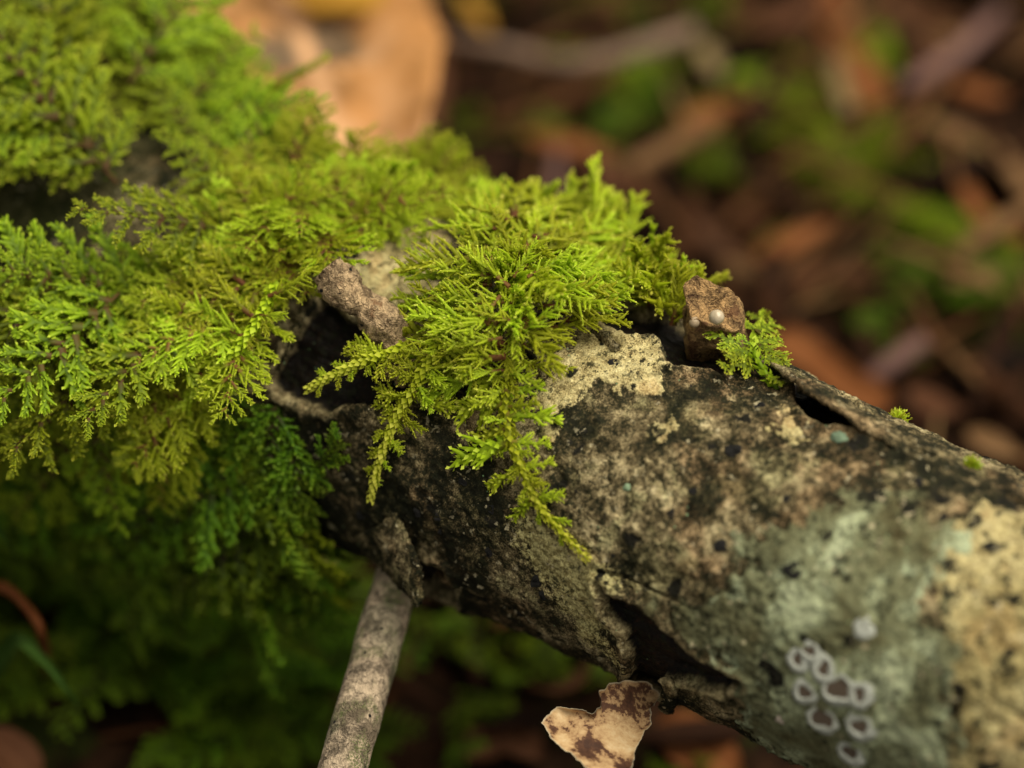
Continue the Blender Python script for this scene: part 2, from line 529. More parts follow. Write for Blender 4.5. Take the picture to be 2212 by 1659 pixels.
def bark_material(name='spotted_bark', extra=True):
    b = NB(name)
    p = b.pos()
    n1 = b.noise(2.6, 5, 0.6, 0.3); n2 = b.noise(9.0, 6, 0.68, 0.3, off=1.5); n3 = b.noise(26, 4, 0.6, off=3.1); n4 = b.noise(75, 2, 0.5, off=8.0)
    v = b.math('ADD', b.math('MULTIPLY', n1, 0.42), b.math('ADD', b.math('MULTIPLY', n2, 0.36), b.math('MULTIPLY', n3, 0.22)))
    jit = b.math('ADD', b.math('MULTIPLY', b.math('SUBTRACT', n3, 0.5), 0.20), b.math('MULTIPLY', b.math('SUBTRACT', n2, 0.5), 0.35))
    dv = b.t.nodes.new('ShaderNodeVectorMath'); dv.operation = 'MULTIPLY_ADD'
    nt_ = b.t.nodes.new('ShaderNodeTexNoise'); nt_.inputs['Scale'].default_value = 6.0; nt_.inputs['Detail'].default_value = 3.0
    b.put(nt_.inputs['Vector'], p); b.put(dv.inputs[0], nt_.outputs['Color']); dv.inputs[1].default_value = (0.34, 0.34, 0.34); b.put(dv.inputs[2], p)
    pd_ = dv.outputs[0]
    def m(a, lo, hi):
        return b.ss(b.math('ADD', b.attr(a), jit), lo, hi)
    if extra:
        dark, cream, yel, lich, wood = m('dark', -0.10, 0.12), m('cream', -0.015, 0.02), m('yel', -0.08, 0.08), m('lich', -0.06, 0.06), b.ss(b.math('ADD', b.attr('wood'), b.math('MULTIPLY', jit, 0.08)), -0.004, 0.012)
        v = b.math('SUBTRACT', v, b.math('MULTIPLY', dark, 0.062))
        v = b.math('ADD', v, b.math('MULTIPLY', yel, 0.045))
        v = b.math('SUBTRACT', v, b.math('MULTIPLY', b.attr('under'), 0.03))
    else:
        v = b.math('SUBTRACT', v, 0.03)
    v2 = b.math('ADD', v, b.math('MULTIPLY', b.math('SUBTRACT', n4, 0.5), 0.20))
    c = b.ramp(v2, [(0.405, (0.009, 0.009, 0.005)), (0.452, (0.026, 0.023, 0.012)), (0.487, (0.090, 0.067, 0.038)), (0.525, (0.20, 0.155, 0.094)), (0.565, (0.37, 0.295, 0.185)), (0.63, (0.55, 0.46, 0.31))])
    # pinkish and grey-green tints of different crusts
    c = b.mix(b.math('MULTIPLY', b.ss(b.noise(1.7, 3, 0.5, off=12.0), 0.52, 0.62), 0.55), c, b.mix(1.0, c, (1.0, 0.78, 0.74), 'MULTIPLY'))
    c = b.mix(b.math('MULTIPLY', b.ss(b.noise(2.6, 4, 0.6, off=21.0), 0.53, 0.62), 0.6), c, b.mix(1.0, c, (0.74, 0.86, 0.74), 'MULTIPLY'))
    h = b.math('ADD', b.math('MULTIPLY', n2, 0.6), b.math('MULTIPLY', n3, 0.5))
    if extra:
        # yellowish crust
        c = b.mix(b.math('MULTIPLY', b.math('MULTIPLY', yel, b.ss(v2, 0.45, 0.52)), 0.85), c, b.mix(b.ss(n3, 0.4, 0.6), (0.20, 0.165, 0.07), (0.54, 0.48, 0.25)))
        # cream crust with black specks and holes
        cc = b.ramp(b.math('ADD', b.math('MULTIPLY', n2, 0.6), b.math('MULTIPLY', n4, 0.4)), [(0.38, (0.10, 0.075, 0.035)), (0.45, (0.32, 0.25, 0.13)), (0.54, (0.52, 0.435, 0.245)), (0.66, (0.62, 0.54, 0.35))])
        cc = b.mix(b.math('MULTIPLY', b.ss(b.noise(1.1, 4, 0.6, off=33.0), 0.45, 0.62), 0.7), cc, b.mix(1.0, cc, (0.62, 0.6, 0.5), 'MULTIPLY'))
        cc = b.mix(b.math('MULTIPLY', b.ss(b.noise(2.1, 3, 0.6, off=35.0), 0.53, 0.62), 0.6), cc, b.mix(1.0, cc, (1.0, 0.84, 0.8), 'MULTIPLY'))
        sp1 = b.ss(b.vor(2.9, vec=pd_), 0.14, 0.24)
        sp2 = b.ss(b.noise(6.0, 5, 0.7, off=31.0), 0.385, 0.43)
        cc = b.mix(b.math('MULTIPLY', sp1, sp2), (0.016, 0.014, 0.010), cc)
        c = b.mix(cream, c, cc)
        # grey-green lichen, paler towards its rim and along swirls
        sw = b.noise(1.6, 4, 0.5, 0.8, off=41.0)
        lc = b.ramp(b.math('ADD', b.math('MULTIPLY', sw, 0.78), b.math('MULTIPLY', n2, 0.22)), [(0.36, (0.055, 0.044, 0.022)), (0.43, (0.105, 0.098, 0.055)), (0.52, (0.150, 0.152, 0.095)), (0.555, (0.175, 0.182, 0.118)), (0.585, (0.30, 0.325, 0.225)), (0.63, (0.36, 0.385, 0.28))])
        rim = b.math('SUBTRACT', 1.0, b.ss(b.math('ABSOLUTE', b.math('SUBTRACT', b.attr('lich'), 0.05)), 0.01, 0.09))
        lc = b.mix(b.math('MULTIPLY', rim, b.ss(b.noise(1.5, 3, off=51.0), 0.45, 0.55)), lc, (0.34, 0.385, 0.28))
        lc = b.mix(b.ss(b.vor(1.9, vec=pd_), 0.12, 0.25), (0.02, 0.02, 0.013), lc)
        c = b.mix(lich, c, lc)
        # dark round blots over the open bark
        bl = b.ss(b.vor(2.7, vec=pd_), 0.17, 0.27)
        c = b.mix(b.math('MULTIPLY', b.math('SUBTRACT', 1.0, bl), b.ss(b.noise(1.3, 2, off=61.0), 0.47, 0.5)), c, (0.011, 0.010, 0.008))
        # shade in the gaps under the moss, painted dark olive on the bark
        c = b.mix(b.math('MULTIPLY', b.attr('moss_shade'), 0.85), c, (0.022, 0.026, 0.006))
        # bare dark wood
        wc = b.ramp(n3, [(0.35, (0.004, 0.003, 0.003)), (0.57, (0.010, 0.007, 0.0065)), (0.72, (0.04, 0.016, 0.010))])
        c = b.mix(wood, c, wc)
        lip = b.math('MULTIPLY', b.math('MULTIPLY', b.ss(b.attr('wood'), -0.075, -0.03), b.math('SUBTRACT', 1.0, wood)), b.ss(b.noise(2.0, 3, 0.6, off=81.0), 0.42, 0.54))
        c = b.mix(b.math('MULTIPLY', lip, 0.8), c, b.mix(b.ss(n3, 0.35, 0.65), (0.14, 0.10, 0.055), (0.48, 0.39, 0.24)))
        rough = b.mix(wood, (0.85, 0.85, 0.85), (0.5, 0.5, 0.5))
    else:
        rough = 0.85
    dk = b.math('MULTIPLY', b.ss(b.noise(15, 4, 0.7, 0.3, off=95.0), 0.525, 0.575), b.ss(b.noise(3.2, 3, 0.6, off=97.0), 0.40, 0.54))
    c = b.mix(b.math('MULTIPLY', dk, 0.85), c, (0.013, 0.014, 0.007))
    pk = b.math('MULTIPLY', b.ss(b.noise(13, 3, 0.6, off=99.0), 0.60, 0.65), b.ss(b.noise(2.2, 3, 0.6, off=101.0), 0.45, 0.58))
    c = b.mix(b.math('MULTIPLY', pk, 0.7), c, (0.48, 0.41, 0.30)) if not extra else b.mix(b.math('MULTIPLY', b.math('MULTIPLY', pk, 0.7), b.math('SUBTRACT', 1.0, wood)), c, (0.48, 0.41, 0.30))
    c = b.mix(1.0, c, (0.97, 1.0, 0.88), 'MULTIPLY')
    # fine grain over every crust
    gr = b.ramp(b.noise(60, 3, 0.65, off=91.0), [(0.33, (0.30, 0.28, 0.25)), (0.46, (0.85, 0.85, 0.84)), (0.60, (1.25, 1.23, 1.17))])
    c = b.mix(0.85, c, b.mix(1.0, c, gr, 'MULTIPLY'))
    # mint coloured powdery grains
    g = b.ss(b.vor(9.0), 0.10, 0.05)
    c = b.mix(b.math('MULTIPLY', g, b.ss(b.noise(2.2, 2, off=71.0), 0.56, 0.6)), c, (0.20, 0.33, 0.17))
    if extra:
        h = b.math('MULTIPLY', h, b.math('SUBTRACT', 1.0, b.math('MULTIPLY', lich, 0.65)))
    return b.bsdf(c, rough, 0.12, b.bump(h, 0.9, 0.05))

bark_mat = bark_material()
flake_mat = bark_material('bark_flake_skin', False)

branch = thing('fallen_branch', 'thick dead branch with spotted pale bark lying across the forest floor under moss', 'branch')
me = build_log_mesh(); me.materials.append(bark_mat)
bark = link('bark', me, branch)

def wood_stub_material(name, base, darkc, dens=0.5):
    b = NB(name)
    n1 = b.noise(4, 5, 0.6, 0.5); n2 = b.noise(14, 5, 0.65, off=2.0); n3 = b.noise(50, 3, 0.6, off=4.0)
    v = b.math('ADD', b.math('MULTIPLY', n1, 0.4), b.math('ADD', b.math('MULTIPLY', n2, 0.4), b.math('MULTIPLY', n3, 0.2)))
    c = b.ramp(v, [(0.38, darkc), (0.445, tuple(0.35 * x for x in base)), (0.50, tuple(0.8 * x for x in base)), (0.60, tuple(1.4 * x for x in base))])
    rg = b.math('ABSOLUTE', b.math('SUBTRACT', b.noise(5.5, 3, 0.6, 0.8, off=17.0), 0.5))
    c = b.mix(b.math('MULTIPLY', b.math('SUBTRACT', 1.0, b.ss(rg, 0.004, 0.02)), 0.45), c, darkc)
    c = b.mix(b.math('MULTIPLY', b.ss(b.noise(2.8, 5, 0.65, off=19.0), 0.56, 0.63), 0.8), c, tuple(2.0 * x for x in darkc))
    al = b.math('MULTIPLY', b.ss(b.noise(2.3, 3, off=9.0), 0.5, 0.6), b.ss(n3, 0.45, 0.55))
    c = b.mix(b.math('MULTIPLY', al, dens), c, (0.085, 0.115, 0.03))
    gr = b.math('MULTIPLY', b.ss(b.noise(1.9, 3, off=13.0), 0.52, 0.6), 0.7)
    if dens: c = b.mix(gr, c, b.mix(1.0, c, (0.72, 0.8, 0.78), 'MULTIPLY'))
    c = b.mix(b.ss(b.vor(6.5), 0.09, 0.14), (0.008, 0.008, 0.008), c)
    return b.bsdf(c, 0.85, 0.2, b.bump(b.math('ADD', b.math('ADD', n2, n3), b.math('MULTIPLY', b.ss(rg, 0.0, 0.04), 0.3)), 1.0, 0.05))

twig_mat = wood_stub_material('grey_twig_wood', (0.46, 0.36, 0.25), (0.06, 0.046, 0.03), 0.8)
stub_mat = wood_stub_material('pale_stub_wood', (0.52, 0.37, 0.21), (0.10, 0.052, 0.024), 0.0)
stub2_mat = wood_stub_material('brown_stub_wood', (0.44, 0.27, 0.115), (0.045, 0.017, 0.008), 0.0)

# the side twig that props the branch on the ground
dt_ = float((on_log(868, 1205, -0.12) - CAM) @ CF)
q1 = at_depth(846, 1290, dt_ - 0.2); q2 = at_depth(803, 1440, dt_ - 0.62); q3 = at_depth(741, 1659, dt_ - 1.3)
top = q1 + (q1 - q2) / np.linalg.norm(q1 - q2) * 0.6 + CF * 0.05
q4 = q3 + (q3 - q2) * 0.5
while q4[2] > zground(q4[0], q4[1]) - 0.1: q4 = q4 + (q3 - q2) * 0.05
P = resample([top, q1, q2, q3, q4], 120)
V, Fs, t = tube(P, [0.20, 0.215, 0.22, 0.212, 0.205, 0.20, 0.20, 0.195, 0.19], 44, 0.02, 3.2, 3)
V = V + (fbm(V * 7, 3, 0.55) * 0.012)[:, None]
link('side_twig', mk_mesh('side_twig', V, Fs, mats=[twig_mat]), branch, label='grey snapped side twig reaching down to the ground')

# broken twig stub with a waist
pts = [on_log(880, 800, -0.1), on_log(840, 715, 0.22), on_log(790, 660, 0.40), on_log(752, 636, 0.50), on_log(705, 585, 0.62)]
P = resample(pts, 90)
V, Fs, t = tube(P, [0.15, 0.17, 0.175, 0.175, 0.18, 0.175, 0.15, 0.122, 0.148, 0.165, 0.165, 0.15], 40, 0.05, 3.6, 5)
aa = np.tile(np.linspace(0, 2 * np.pi, 40, endpoint=False), 90); tt_ = np.repeat(np.linspace(0, 1, 90), 40)
gv = fbm(np.stack([tt_ * 3.0, np.cos(aa) * 3.2 + 9, np.sin(aa) * 3.2], 1), 3, 0.6)
cen = np.repeat(P, 40, 0); rad_ = V[:3600] - cen
V[:3600] = cen + rad_ * (1 + 0.2 * gv + 0.06 * np.sign(fbm(np.stack([tt_ * 9, np.cos(aa) * 1.5, np.sin(aa) * 1.5 + 4], 1), 2)))[:, None]
V = V + (fbm(V * 10, 3, 0.6) * 0.02)[:, None]
link('twig_stub', mk_mesh('twig_stub', V, Fs, mats=[stub_mat]), branch, label='pale knobbly twig stub with a narrow waist')
# square broken stub carrying two white beads
bs = on_log(1548, 745, 0.0); tp = on_log(1540, 648, 0.55)
def square_stub():
    ax = (tp - bs); Ls = np.linalg.norm(ax); ax = ax / Ls
    e1 = CX - ax * (CX @ ax); e1 /= np.linalg.norm(e1); e2 = np.cross(ax, e1)
    if e2 @ CF > 0: e2 = -e2
    na, nr = 48, 30
    an = np.linspace(0, 2 * np.pi, na, endpoint=False)
    sq = 1.0 / (np.abs(np.cos(an)) ** 5 + np.abs(np.sin(an)) ** 5) ** 0.2
    V = []
    for k in range(nr):
        f = k / (nr - 1)
        x, y = np.cos(an) * sq * (0.265 - 0.03 * f), np.sin(an) * sq * (0.25 - 0.03 * f)
        z = f * (Ls * (1.0 + 0.0 * x) - np.clip(x + 0.12, 0, 1) * 0.62 + 0.02)
        V.append(bs + e1 * x[:, None] + e2 * y[:, None] + ax * z[:, None])
    for q in (0.82, 0.6, 0.35, 0.12):                     # sunken broken top
        x, y = np.cos(an) * sq * 0.235 * q, np.sin(an) * sq * 0.22 * q
        z = Ls - np.clip(x + 0.12, 0, 1) * 0.62 + 0.02 - 0.12 * (1 - q)
        V.append(bs + e1 * x[:, None] + e2 * y[:, None] + ax * z[:, None])
    V = np.concatenate(V); nr2 = nr + 4
    V = np.vstack([V, bs + ax * (Ls - 0.16)])
    V = V + np.stack([fbm(V * 3.2 + s, 4, 0.6) for s in (3, 21, 47)], 1) * 0.075
    i_, j_ = np.meshgrid(np.arange(nr2 - 1), np.arange(na), indexing='ij'); i_, j_ = i_.ravel(), j_.ravel()
    Fq = np.stack([i_ * na + j_, i_ * na + (j_ + 1) % na, (i_ + 1) * na + (j_ + 1) % na, (i_ + 1) * na + j_], 1)
    a = np.arange(na)
    Ft = np.stack([(nr2 - 1) * na + a, (nr2 - 1) * na + (a + 1) % na, np.full(na, nr2 * na)], 1)
    return V, [Fq, Ft]
V, Fs = square_stub()
stub2 = link('twig_stub', mk_mesh('twig_stub_cut', V, Fs, mats=[stub2_mat]), branch, label='short square brown stub on the ridge of the branch')

def flake(EA, EB, n=26, m=8, thick=0.03, bulge=0.05, seed=0, mat=None, label=None):
    """a thin peeling plate lofted between two edges given as (u, v, height) on the branch"""
    A = resample([on_log(*e) for e in EA], n); B = resample([on_log(*e) for e in EB], n)
    w = np.linspace(0, 1, m)[None, :, None]
    G = A[:, None] * (1 - w) + B[:, None] * w
    nr = np.array([[lnorm(x) for x in row] for row in G])
    G = G + nr * (bulge * np.sin(np.pi * w)) 
    Gf = G.reshape(-1, 3); nf = nr.reshape(-1, 3)
    Gf = Gf + nf * (fbm(Gf * 3.5 + seed, 3) * 0.05)[:, None]
    edge = np.random.RandomState(seed).normal(size=Gf.shape) * 0.008
    Gf = Gf + edge
    V = np.vstack([Gf, Gf - nf * thick]); k = n * m
    i, j = np.meshgrid(np.arange(n - 1), np.arange(m - 1), indexing='ij'); a = (i * m + j).ravel()
    F1 = np.stack([a, a + m, a + m + 1, a + 1], 1)
    F2 = F1[:, ::-1] + k
    bd = [r * m for r in range(n)] + [(n - 1) * m + c for c in range(1, m)] + [r * m + m - 1 for r in range(n - 2, -1, -1)] + [c for c in range(m - 2, 0, -1)]
    bd = np.array(bd); nx = np.roll(bd, -1)
    F3 = np.stack([bd, bd + k, nx + k, nx], 1)
    return link('bark_flake', mk_mesh('bark_flake', V, [np.vstack([F1, F2, F3])], mats=[mat or flake_mat]), branch, **({'label': label} if label else {}))

flake([(1660, 775, 0.20), (1740, 838, 0.24), (1830, 897, 0.20), (1925, 958, 0.10), (2035, 1003, 0.02)],
      [(1668, 770, 0.10), (1765, 822, 0.04), (1860, 868, 0.02), (1960, 915, 0.0), (2070, 975, -0.04)], 40, 10, 0.04, 0.03, 1, label='long grey bark strip lifting along the ridge over a black crack')
flake([(1285, 708, 0.02), (1310, 718, 0.10), (1335, 742, 0.12), (1338, 765, 0.03)],
      [(1275, 728, 0.0), (1295, 742, 0.0), (1310, 760, 0.0), (1320, 780, -0.01)], 20, 7, 0.03, 0.05, 2, label='small curled cream bark lip beside bare wood')
flake([(765, 1160, 0.02), (805, 1212, 0.12), (852, 1262, 0.26), (906, 1306, 0.36)],
      [(850, 1110, 0.02), (880, 1165, 0.12), (903, 1225, 0.25), (914, 1298, 0.36)], 34, 9, 0.035, 0.07, 3, label='pointed curled bark flap overhanging the side twig')
flake([(930, 1255, -0.05), (950, 1275, 0.0), (985, 1268, -0.02)],
      [(955, 1215, 0.0), (968, 1225, 0.04), (985, 1235, 0.0)], 16, 6, 0.025, 0.03, 4)
flake([(640, 690, 0.05), (655, 705, 0.07), (632, 745, 0.06), (607, 800, 0.02)],
      [(630, 690, 0.0), (640, 705, 0.0), (618, 745, 0.0), (597, 800, -0.02)], 26, 6, 0.03, 0.02, 5)
flake([(745, 878, 0.02), (790, 872, 0.07), (840, 900, 0.05)],
      [(735, 905, 0.0), (790, 925, 0.0), (845, 945, -0.02)], 22, 7, 0.03, 0.05, 6)
flake([(812, 755, 0.06), (835, 790, 0.08), (858, 838, 0.05)],
      [(822, 748, 0.1), (850, 785, 0.12), (872, 832, 0.08)], 22, 5, 0.03, 0.01, 7, stub_mat)
flake([(1420, 1470, 0.02), (1432, 1500, 0.06), (1420, 1540, 0.04)],
      [(1450, 1465, 0.0), (1462, 1500, 0.02), (1450, 1545, 0.0)], 16, 6, 0.03, 0.02, 8)
flake([(1945, 962, 0.02), (1990, 968, 0.07), (2040, 990, 0.02)],
      [(1950, 948, 0.0), (1995, 950, 0.01), (2045, 975, 0.0)], 18, 6, 0.03, 0.02, 9)

# scrap of peeled bark hanging under the branch
def scrap():
    out = [(1162, 1582), (1180, 1556), (1200, 1545), (1228, 1547), (1255, 1554), (1277, 1560), (1290, 1540), (1288, 1512), (1310, 1496), (1345, 1488), (1392, 1490), (1420, 1520), (1398, 1550), (1399, 1580), (1381, 1602), (1366, 1640), (1352, 1700), (1288, 1705), (1235, 1655), (1190, 1622)]
    O = np.array(out, float)
    q = np.vstack([O, O[:1]]); L = np.concatenate([[0], np.cumsum(np.linalg.norm(np.diff(q, axis=0), axis=1))])
    x = np.linspace(0, L[-1], 150, endpoint=False)
    O = np.stack([np.interp(x, L, q[:, 0]), np.interp(x, L, q[:, 1])], 1)
    O += np.stack([fbm(np.stack([O[:, 0] * .06, O[:, 1] * .06, O[:, 0] * 0 + s], 1), 3) for s in (1.3, 7.7)], 1) * 7
    O += np.array([8.0, -18.0])
    ctr = np.array([1303.0, 1577.0])
    rings = 14; V = []; H = []
    for k in range(rings + 1):
        f = k / rings
        Q = ctr + (O - ctr) * f
        for (u, v), (uo, vo) in zip(Q, O):
            w = ((u - 1280) / 120) ; 
            dpt = 29.65 + 0.16 * w * w + 0.10 * math.sin((v - 1500) / 60) + 0.0009 * (u - 1180) - 0.10 * (f ** 6) - 0.0038 * (v - 1490) + 0.1
            V.append(at_depth(u, v, dpt))
    V = np.array(V); V += (CF * 0.05)[None] * fbm(V * 3, 3)[:, None]
    n = 150
    F = []
    i, j = np.meshgrid(np.arange(rings), np.arange(n), indexing='ij'); i, j = i.ravel(), j.ravel()
    F1 = np.stack([i * n + j, (i + 1) * n + j, (i + 1) * n + (j + 1) % n, i * n + (j + 1) % n], 1)
    k = len(V)
    V2 = V + CF * 0.045
    jj = np.arange(n); o = rings * n
    rimv = np.concatenate([V[o:o + n], V2[o:o + n]])
    F3 = np.stack([2 * k + jj, 2 * k + jj + n, 2 * k + (jj + 1) % n + n, 2 * k + (jj + 1) % n], 1)
    b = NB('scrap_inner_bark')
    n1 = b.noise(2.6, 4, 0.6, 0.6, off=5.5); n2 = b.noise(9, 5, 0.65); n3 = b.noise(40, 3, 0.6)
    v = b.math('ADD', b.math('MULTIPLY', n1, 0.6), b.math('ADD', b.math('MULTIPLY', n2, 0.28), b.math('MULTIPLY', n3, 0.12)))
    c = b.ramp(v, [(0.40, (0.045, 0.018, 0.009)), (0.455, (0.085, 0.036, 0.017)), (0.475, (0.30, 0.18, 0.085)), (0.54, (0.46, 0.31, 0.155)), (0.66, (0.58, 0.46, 0.28))])
    c = b.mix(b.math('MULTIPLY', b.ss(b.attr('rim'), 0.96, 1.0), 0.5), c, (0.55, 0.52, 0.38))
    m_ = b.bsdf(c, 0.75, 0.3, b.bump(n2, 0.6, 0.03))
    rim = np.repeat(np.linspace(0, 1, rings + 1), n)
    me = mk_mesh('bark_scrap', np.vstack([V, V2, rimv]), [np.vstack([F1, F1[:, ::-1] + k, F3])], dict(rim=np.concatenate([rim, rim, np.ones(2 * n)])), smooth=True, mats=[m_])
    link('bark_scrap', me, branch, label='boot shaped cream and brown bark scrap hanging below the branch')
scrap()

# black warts on the bark, each a small domed part
def wart_meshes():
    out = []
    b = NB('black_wart'); n = b.noise(22, 4, 0.6)
    m_ = b.bsdf(b.ramp(n, [(0.4, (0.004, 0.004, 0.004)), (0.62, (0.014, 0.013, 0.012)), (0.75, (0.05, 0.045, 0.03))]), 0.6, 0.35, b.bump(n, 0.8, 0.05))
    for k in range(5):
        rs = np.random.RandomState(30 + k)
        nr, na = 7, 16
        V = [(0, 0, 0.55 if k % 2 else 0.32)]
        for r in range(1, nr + 1):
            f = r / nr
            for a in range(na):
                an = 2 * math.pi * a / na
                z = 0.55 * (1 - f ** 2) + (-0.25 * math.exp(-(f / 0.25) ** 2) if k % 2 == 0 else 0) - 0.15 * f ** 6
                V.append((f * math.cos(an), f * math.sin(an), z))
        V = np.array(V); 
        V = V + rs.normal(size=3)[None] * 0 + np.stack([fbm(V * 1.8 + 10 * k + s, 3) for s in (0, 5, 9)], 1) * 0.42
        ft = np.array([(0, 1 + a, 1 + (a + 1) % na) for a in range(na)])
        fq = np.array([(1 + (r - 1) * na + a, 1 + r * na + a, 1 + r * na + (a + 1) % na, 1 + (r - 1) * na + (a + 1) % na) for r in range(1, nr) for a in range(na)])
        out.append(mk_mesh('wart', V, [fq, ft], mats=[m_]))
    return out
WARTS = wart_meshes()
wl_ = [(1330, 795, 30), (1408, 800, 14), (945, 1118, 22), (950, 1148, 16), (1062, 1100, 20), (1052, 1195, 20), (776, 1118, 24), (1152, 1262, 26), (1170, 1290, 20), (752, 1180, 18), (1310, 1115, 13), (1268, 935, 16), (1385, 945, 20), (1585, 970, 22), (1575, 915, 14), (1545, 1070, 16), (1495, 1060, 12), (1720, 1232, 26), (1678, 1290, 20), (1870, 1160, 20), (1985, 1050, 24), (1880, 1035, 24), (1830, 1085, 14), (2040, 1120, 16), (2090, 1150, 16), (2135, 1180, 18), (2020, 1275, 12), (2120, 1310, 12), (2070, 1480, 20), (2150, 1440, 16), (2170, 1560, 16), (2060, 1600, 18), (1450, 1110, 16), (1420, 1170, 18), (1350, 1190, 14), (1560, 1180, 18), (1640, 1180, 16), (1250, 1060, 14), (1000, 1040, 14), (880, 1040, 16), (900, 1110, 14), (1230, 1290, 16), (1240, 1330, 14), (1320, 1200, 12), (1120, 1330, 18), (1350, 1480, 14), (1100, 1370, 16), (820, 990, 14), (1120, 1190, 14), (1175, 1215, 12), (1640, 880, 14), (1520, 850, 18), (1490, 840, 12), (870, 560, 20), (780, 560, 16), (905, 520, 18), (1800, 1150, 14), (1770, 1060, 16), (1700, 1080, 14), (1950, 1180, 14)]
rs = np.random.RandomState(5)
for k, (u, v, r) in enumerate(wl_):
    if k > 10 and k % 3 == 0: continue
    r *= rs.uniform(0.55, 1.1)
    p = on_log(u, v); s_, th = st_of(p)
    rr = float(log_radius(np.array([s_]), np.array([th]))[0])
    n = lnorm(p); p = A0 + AX * s_ + n * (rr - 0.02)
    a = rs.rand() * 6.28; d = AX * math.cos(a) + np.cross(n, AX) * math.sin(a)
    link('wart', WARTS[k % 5], branch, frame(p, d, n, r * 0.0042 * (0.85 + 0.3 * rs.rand()), 0.5 + 0.5 * rs.rand()))

# ------------------------------------------------------------------ lichen fruit and other small growths on the branch
lichen = thing('crust_lichen', 'cluster of white ringed lichen cups on the grey-green crust of the branch', 'lichen')
def cup_meshes():
    prof = [(0.0, 0.10), (0.30, 0.10), (0.42, 0.12), (0.50, 0.22), (0.62, 0.34), (0.78, 0.36), (0.92, 0.26), (1.0, 0.05), (1.0, -0.3)]
    bw = NB('lichen_rim'); n = bw.noise(18, 4, 0.6)
    mw = bw.bsdf(bw.ramp(n, [(0.35, (0.27, 0.285, 0.245)), (0.65, (0.42, 0.435, 0.39))]), 0.8, 0.2)
    bd = NB('lichen_disc'); n = bd.noise(20, 4, 0.6)
    md = bd.bsdf(bd.ramp(n, [(0.35, (0.06, 0.043, 0.03)), (0.65, (0.10, 0.075, 0.055))]), 0.8, 0.2)
    return prof, mw, md
prof, mw, md = cup_meshes()
cups = [(1873, 1355, 22, 0.10), (1755, 1403, 24, 0.30), (1730, 1420, 25, 0.32), (1788, 1440, 29, 0.30), (1748, 1487, 26, 0.38), (1822, 1482, 35, 0.52), (1866, 1494, 28, 0.30), (1786, 1542, 32, 0.50), (1867, 1560, 31, 0.36), (1843, 1617, 30, 0.36)]
for k, (u, v, r, op) in enumerate(cups):
    op = min(0.66, op + 0.14) if op > 0.15 else op
    na = 40; rs = np.random.RandomState(100 + k)
    p = on_log(u, v); s_, th = st_of(p)
    rr = float(log_radius(np.array([s_]), np.array([th]))[0]); n = lnorm(p)
    p = A0 + AX * s_ + n * (rr + 0.02)
    an = np.linspace(0, 2 * np.pi, na, endpoint=False)
    wob = 1 + 0.06 * np.sin(an * 2 + rs.rand() * 6) + 0.05 * np.sin(an * 3 + rs.rand() * 6) + 0.02 * np.sin(an * 7 + rs.rand() * 6)
    hole = 1 + 0.22 * np.sin(an * 2 + rs.rand() * 6) + 0.16 * np.sin(an * 3 + rs.rand() * 6)
    pr = [(op * 0.97, 0.08), (op, 0.12), (op + (1 - op) * 0.18, 0.17), (op + (1 - op) * 0.42, 0.2), (op + (1 - op) * 0.65, 0.18), (op + (1 - op) * 0.88, 0.1), (1.06, 0.03), (1.16, -0.12)]
    V = np.concatenate([np.stack([np.cos(an) * rad * (hole * (1 - f) + wob * f), np.sin(an) * rad * (hole * (1 - f) + wob * f), np.full(na, z)], 1) for (rad, z), f in zip(pr, np.linspace(0, 1, len(pr)) ** 0.7)])
    V = V + np.stack([fbm(V * 2.6 + k * 7 + s_o, 3, 0.6) for s_o in (0, 13, 31)], 1) * 0.11
    F = np.array([(q * na + a, (q + 1) * na + a, (q + 1) * na + (a + 1) % na, q * na + (a + 1) % na) for q in range(len(pr) - 1) for a in range(na)])
    M = frame(p, AX, n * 0.6 - CF * 0.4, r * 0.0041)
    rim = link('fruiting_cup', mk_mesh('fruiting_cup', V, [F], mats=[mw]), lichen, M)
    V = np.concatenate([[(0, 0, 0.15)], np.stack([np.cos(an) * op * 1.05 * hole, np.sin(an) * op * 1.05 * hole, np.full(na, 0.12)], 1)])
    F = np.array([(0, 1 + a, 1 + (a + 1) % na) for a in range(na)])
    link('disc', mk_mesh('disc', V, [F], mats=[md]), rim)

def blob(name, label, cat, p, n, r, col, sq=0.8, group=None, rough=0.5, seed=0, spec=0.4):
    na, nr = 18, 10; V = []
    for i in range(nr + 1):
        ph = math.pi * i / nr
        for a in range(na):
            an = 2 * math.pi * a / na
            V.append((math.sin(ph) * math.cos(an), math.sin(ph) * math.sin(an), math.cos(ph) * sq))
    V = np.array(V); V = V * (1 + fbm(V * 1.6 + seed * 3.3, 3) * (0.12 if 'bead' in name else 0.6))[:, None]
    F = np.array([(i * na + a, (i + 1) * na + a, (i + 1) * na + (a + 1) % na, i * na + (a + 1) % na) for i in range(nr) for a in range(na)])
    b = NB(name + '_skin'); nn = b.noise(16, 3)
    m_ = b.bsdf(b.ramp(nn, [(0.35, tuple(0.75 * x for x in col)), (0.65, col)]), rough, spec)
    o = thing(name, label, cat, group, mk_mesh(name, V * r, [F], mats=[m_]))
    o.matrix_basis = frame(p, AX, n)
    return o
def stub_face(u, v, r):
    c = (bs + tp) / 2
    d = pdir(u, v); d /= np.linalg.norm(d)
    ax = (tp - bs) / np.linalg.norm(tp - bs); w = CAM - bs
    dp = d - ax * (d @ ax); wp = w - ax * (w @ ax)
    a, b_, c_ = dp @ dp, 2 * dp @ wp, wp @ wp - (0.262) ** 2
    D = b_ * b_ - 4 * a * c_
    t_ = (-b_ - math.sqrt(max(D, 0))) / (2 * a)
    return CAM + d * t_
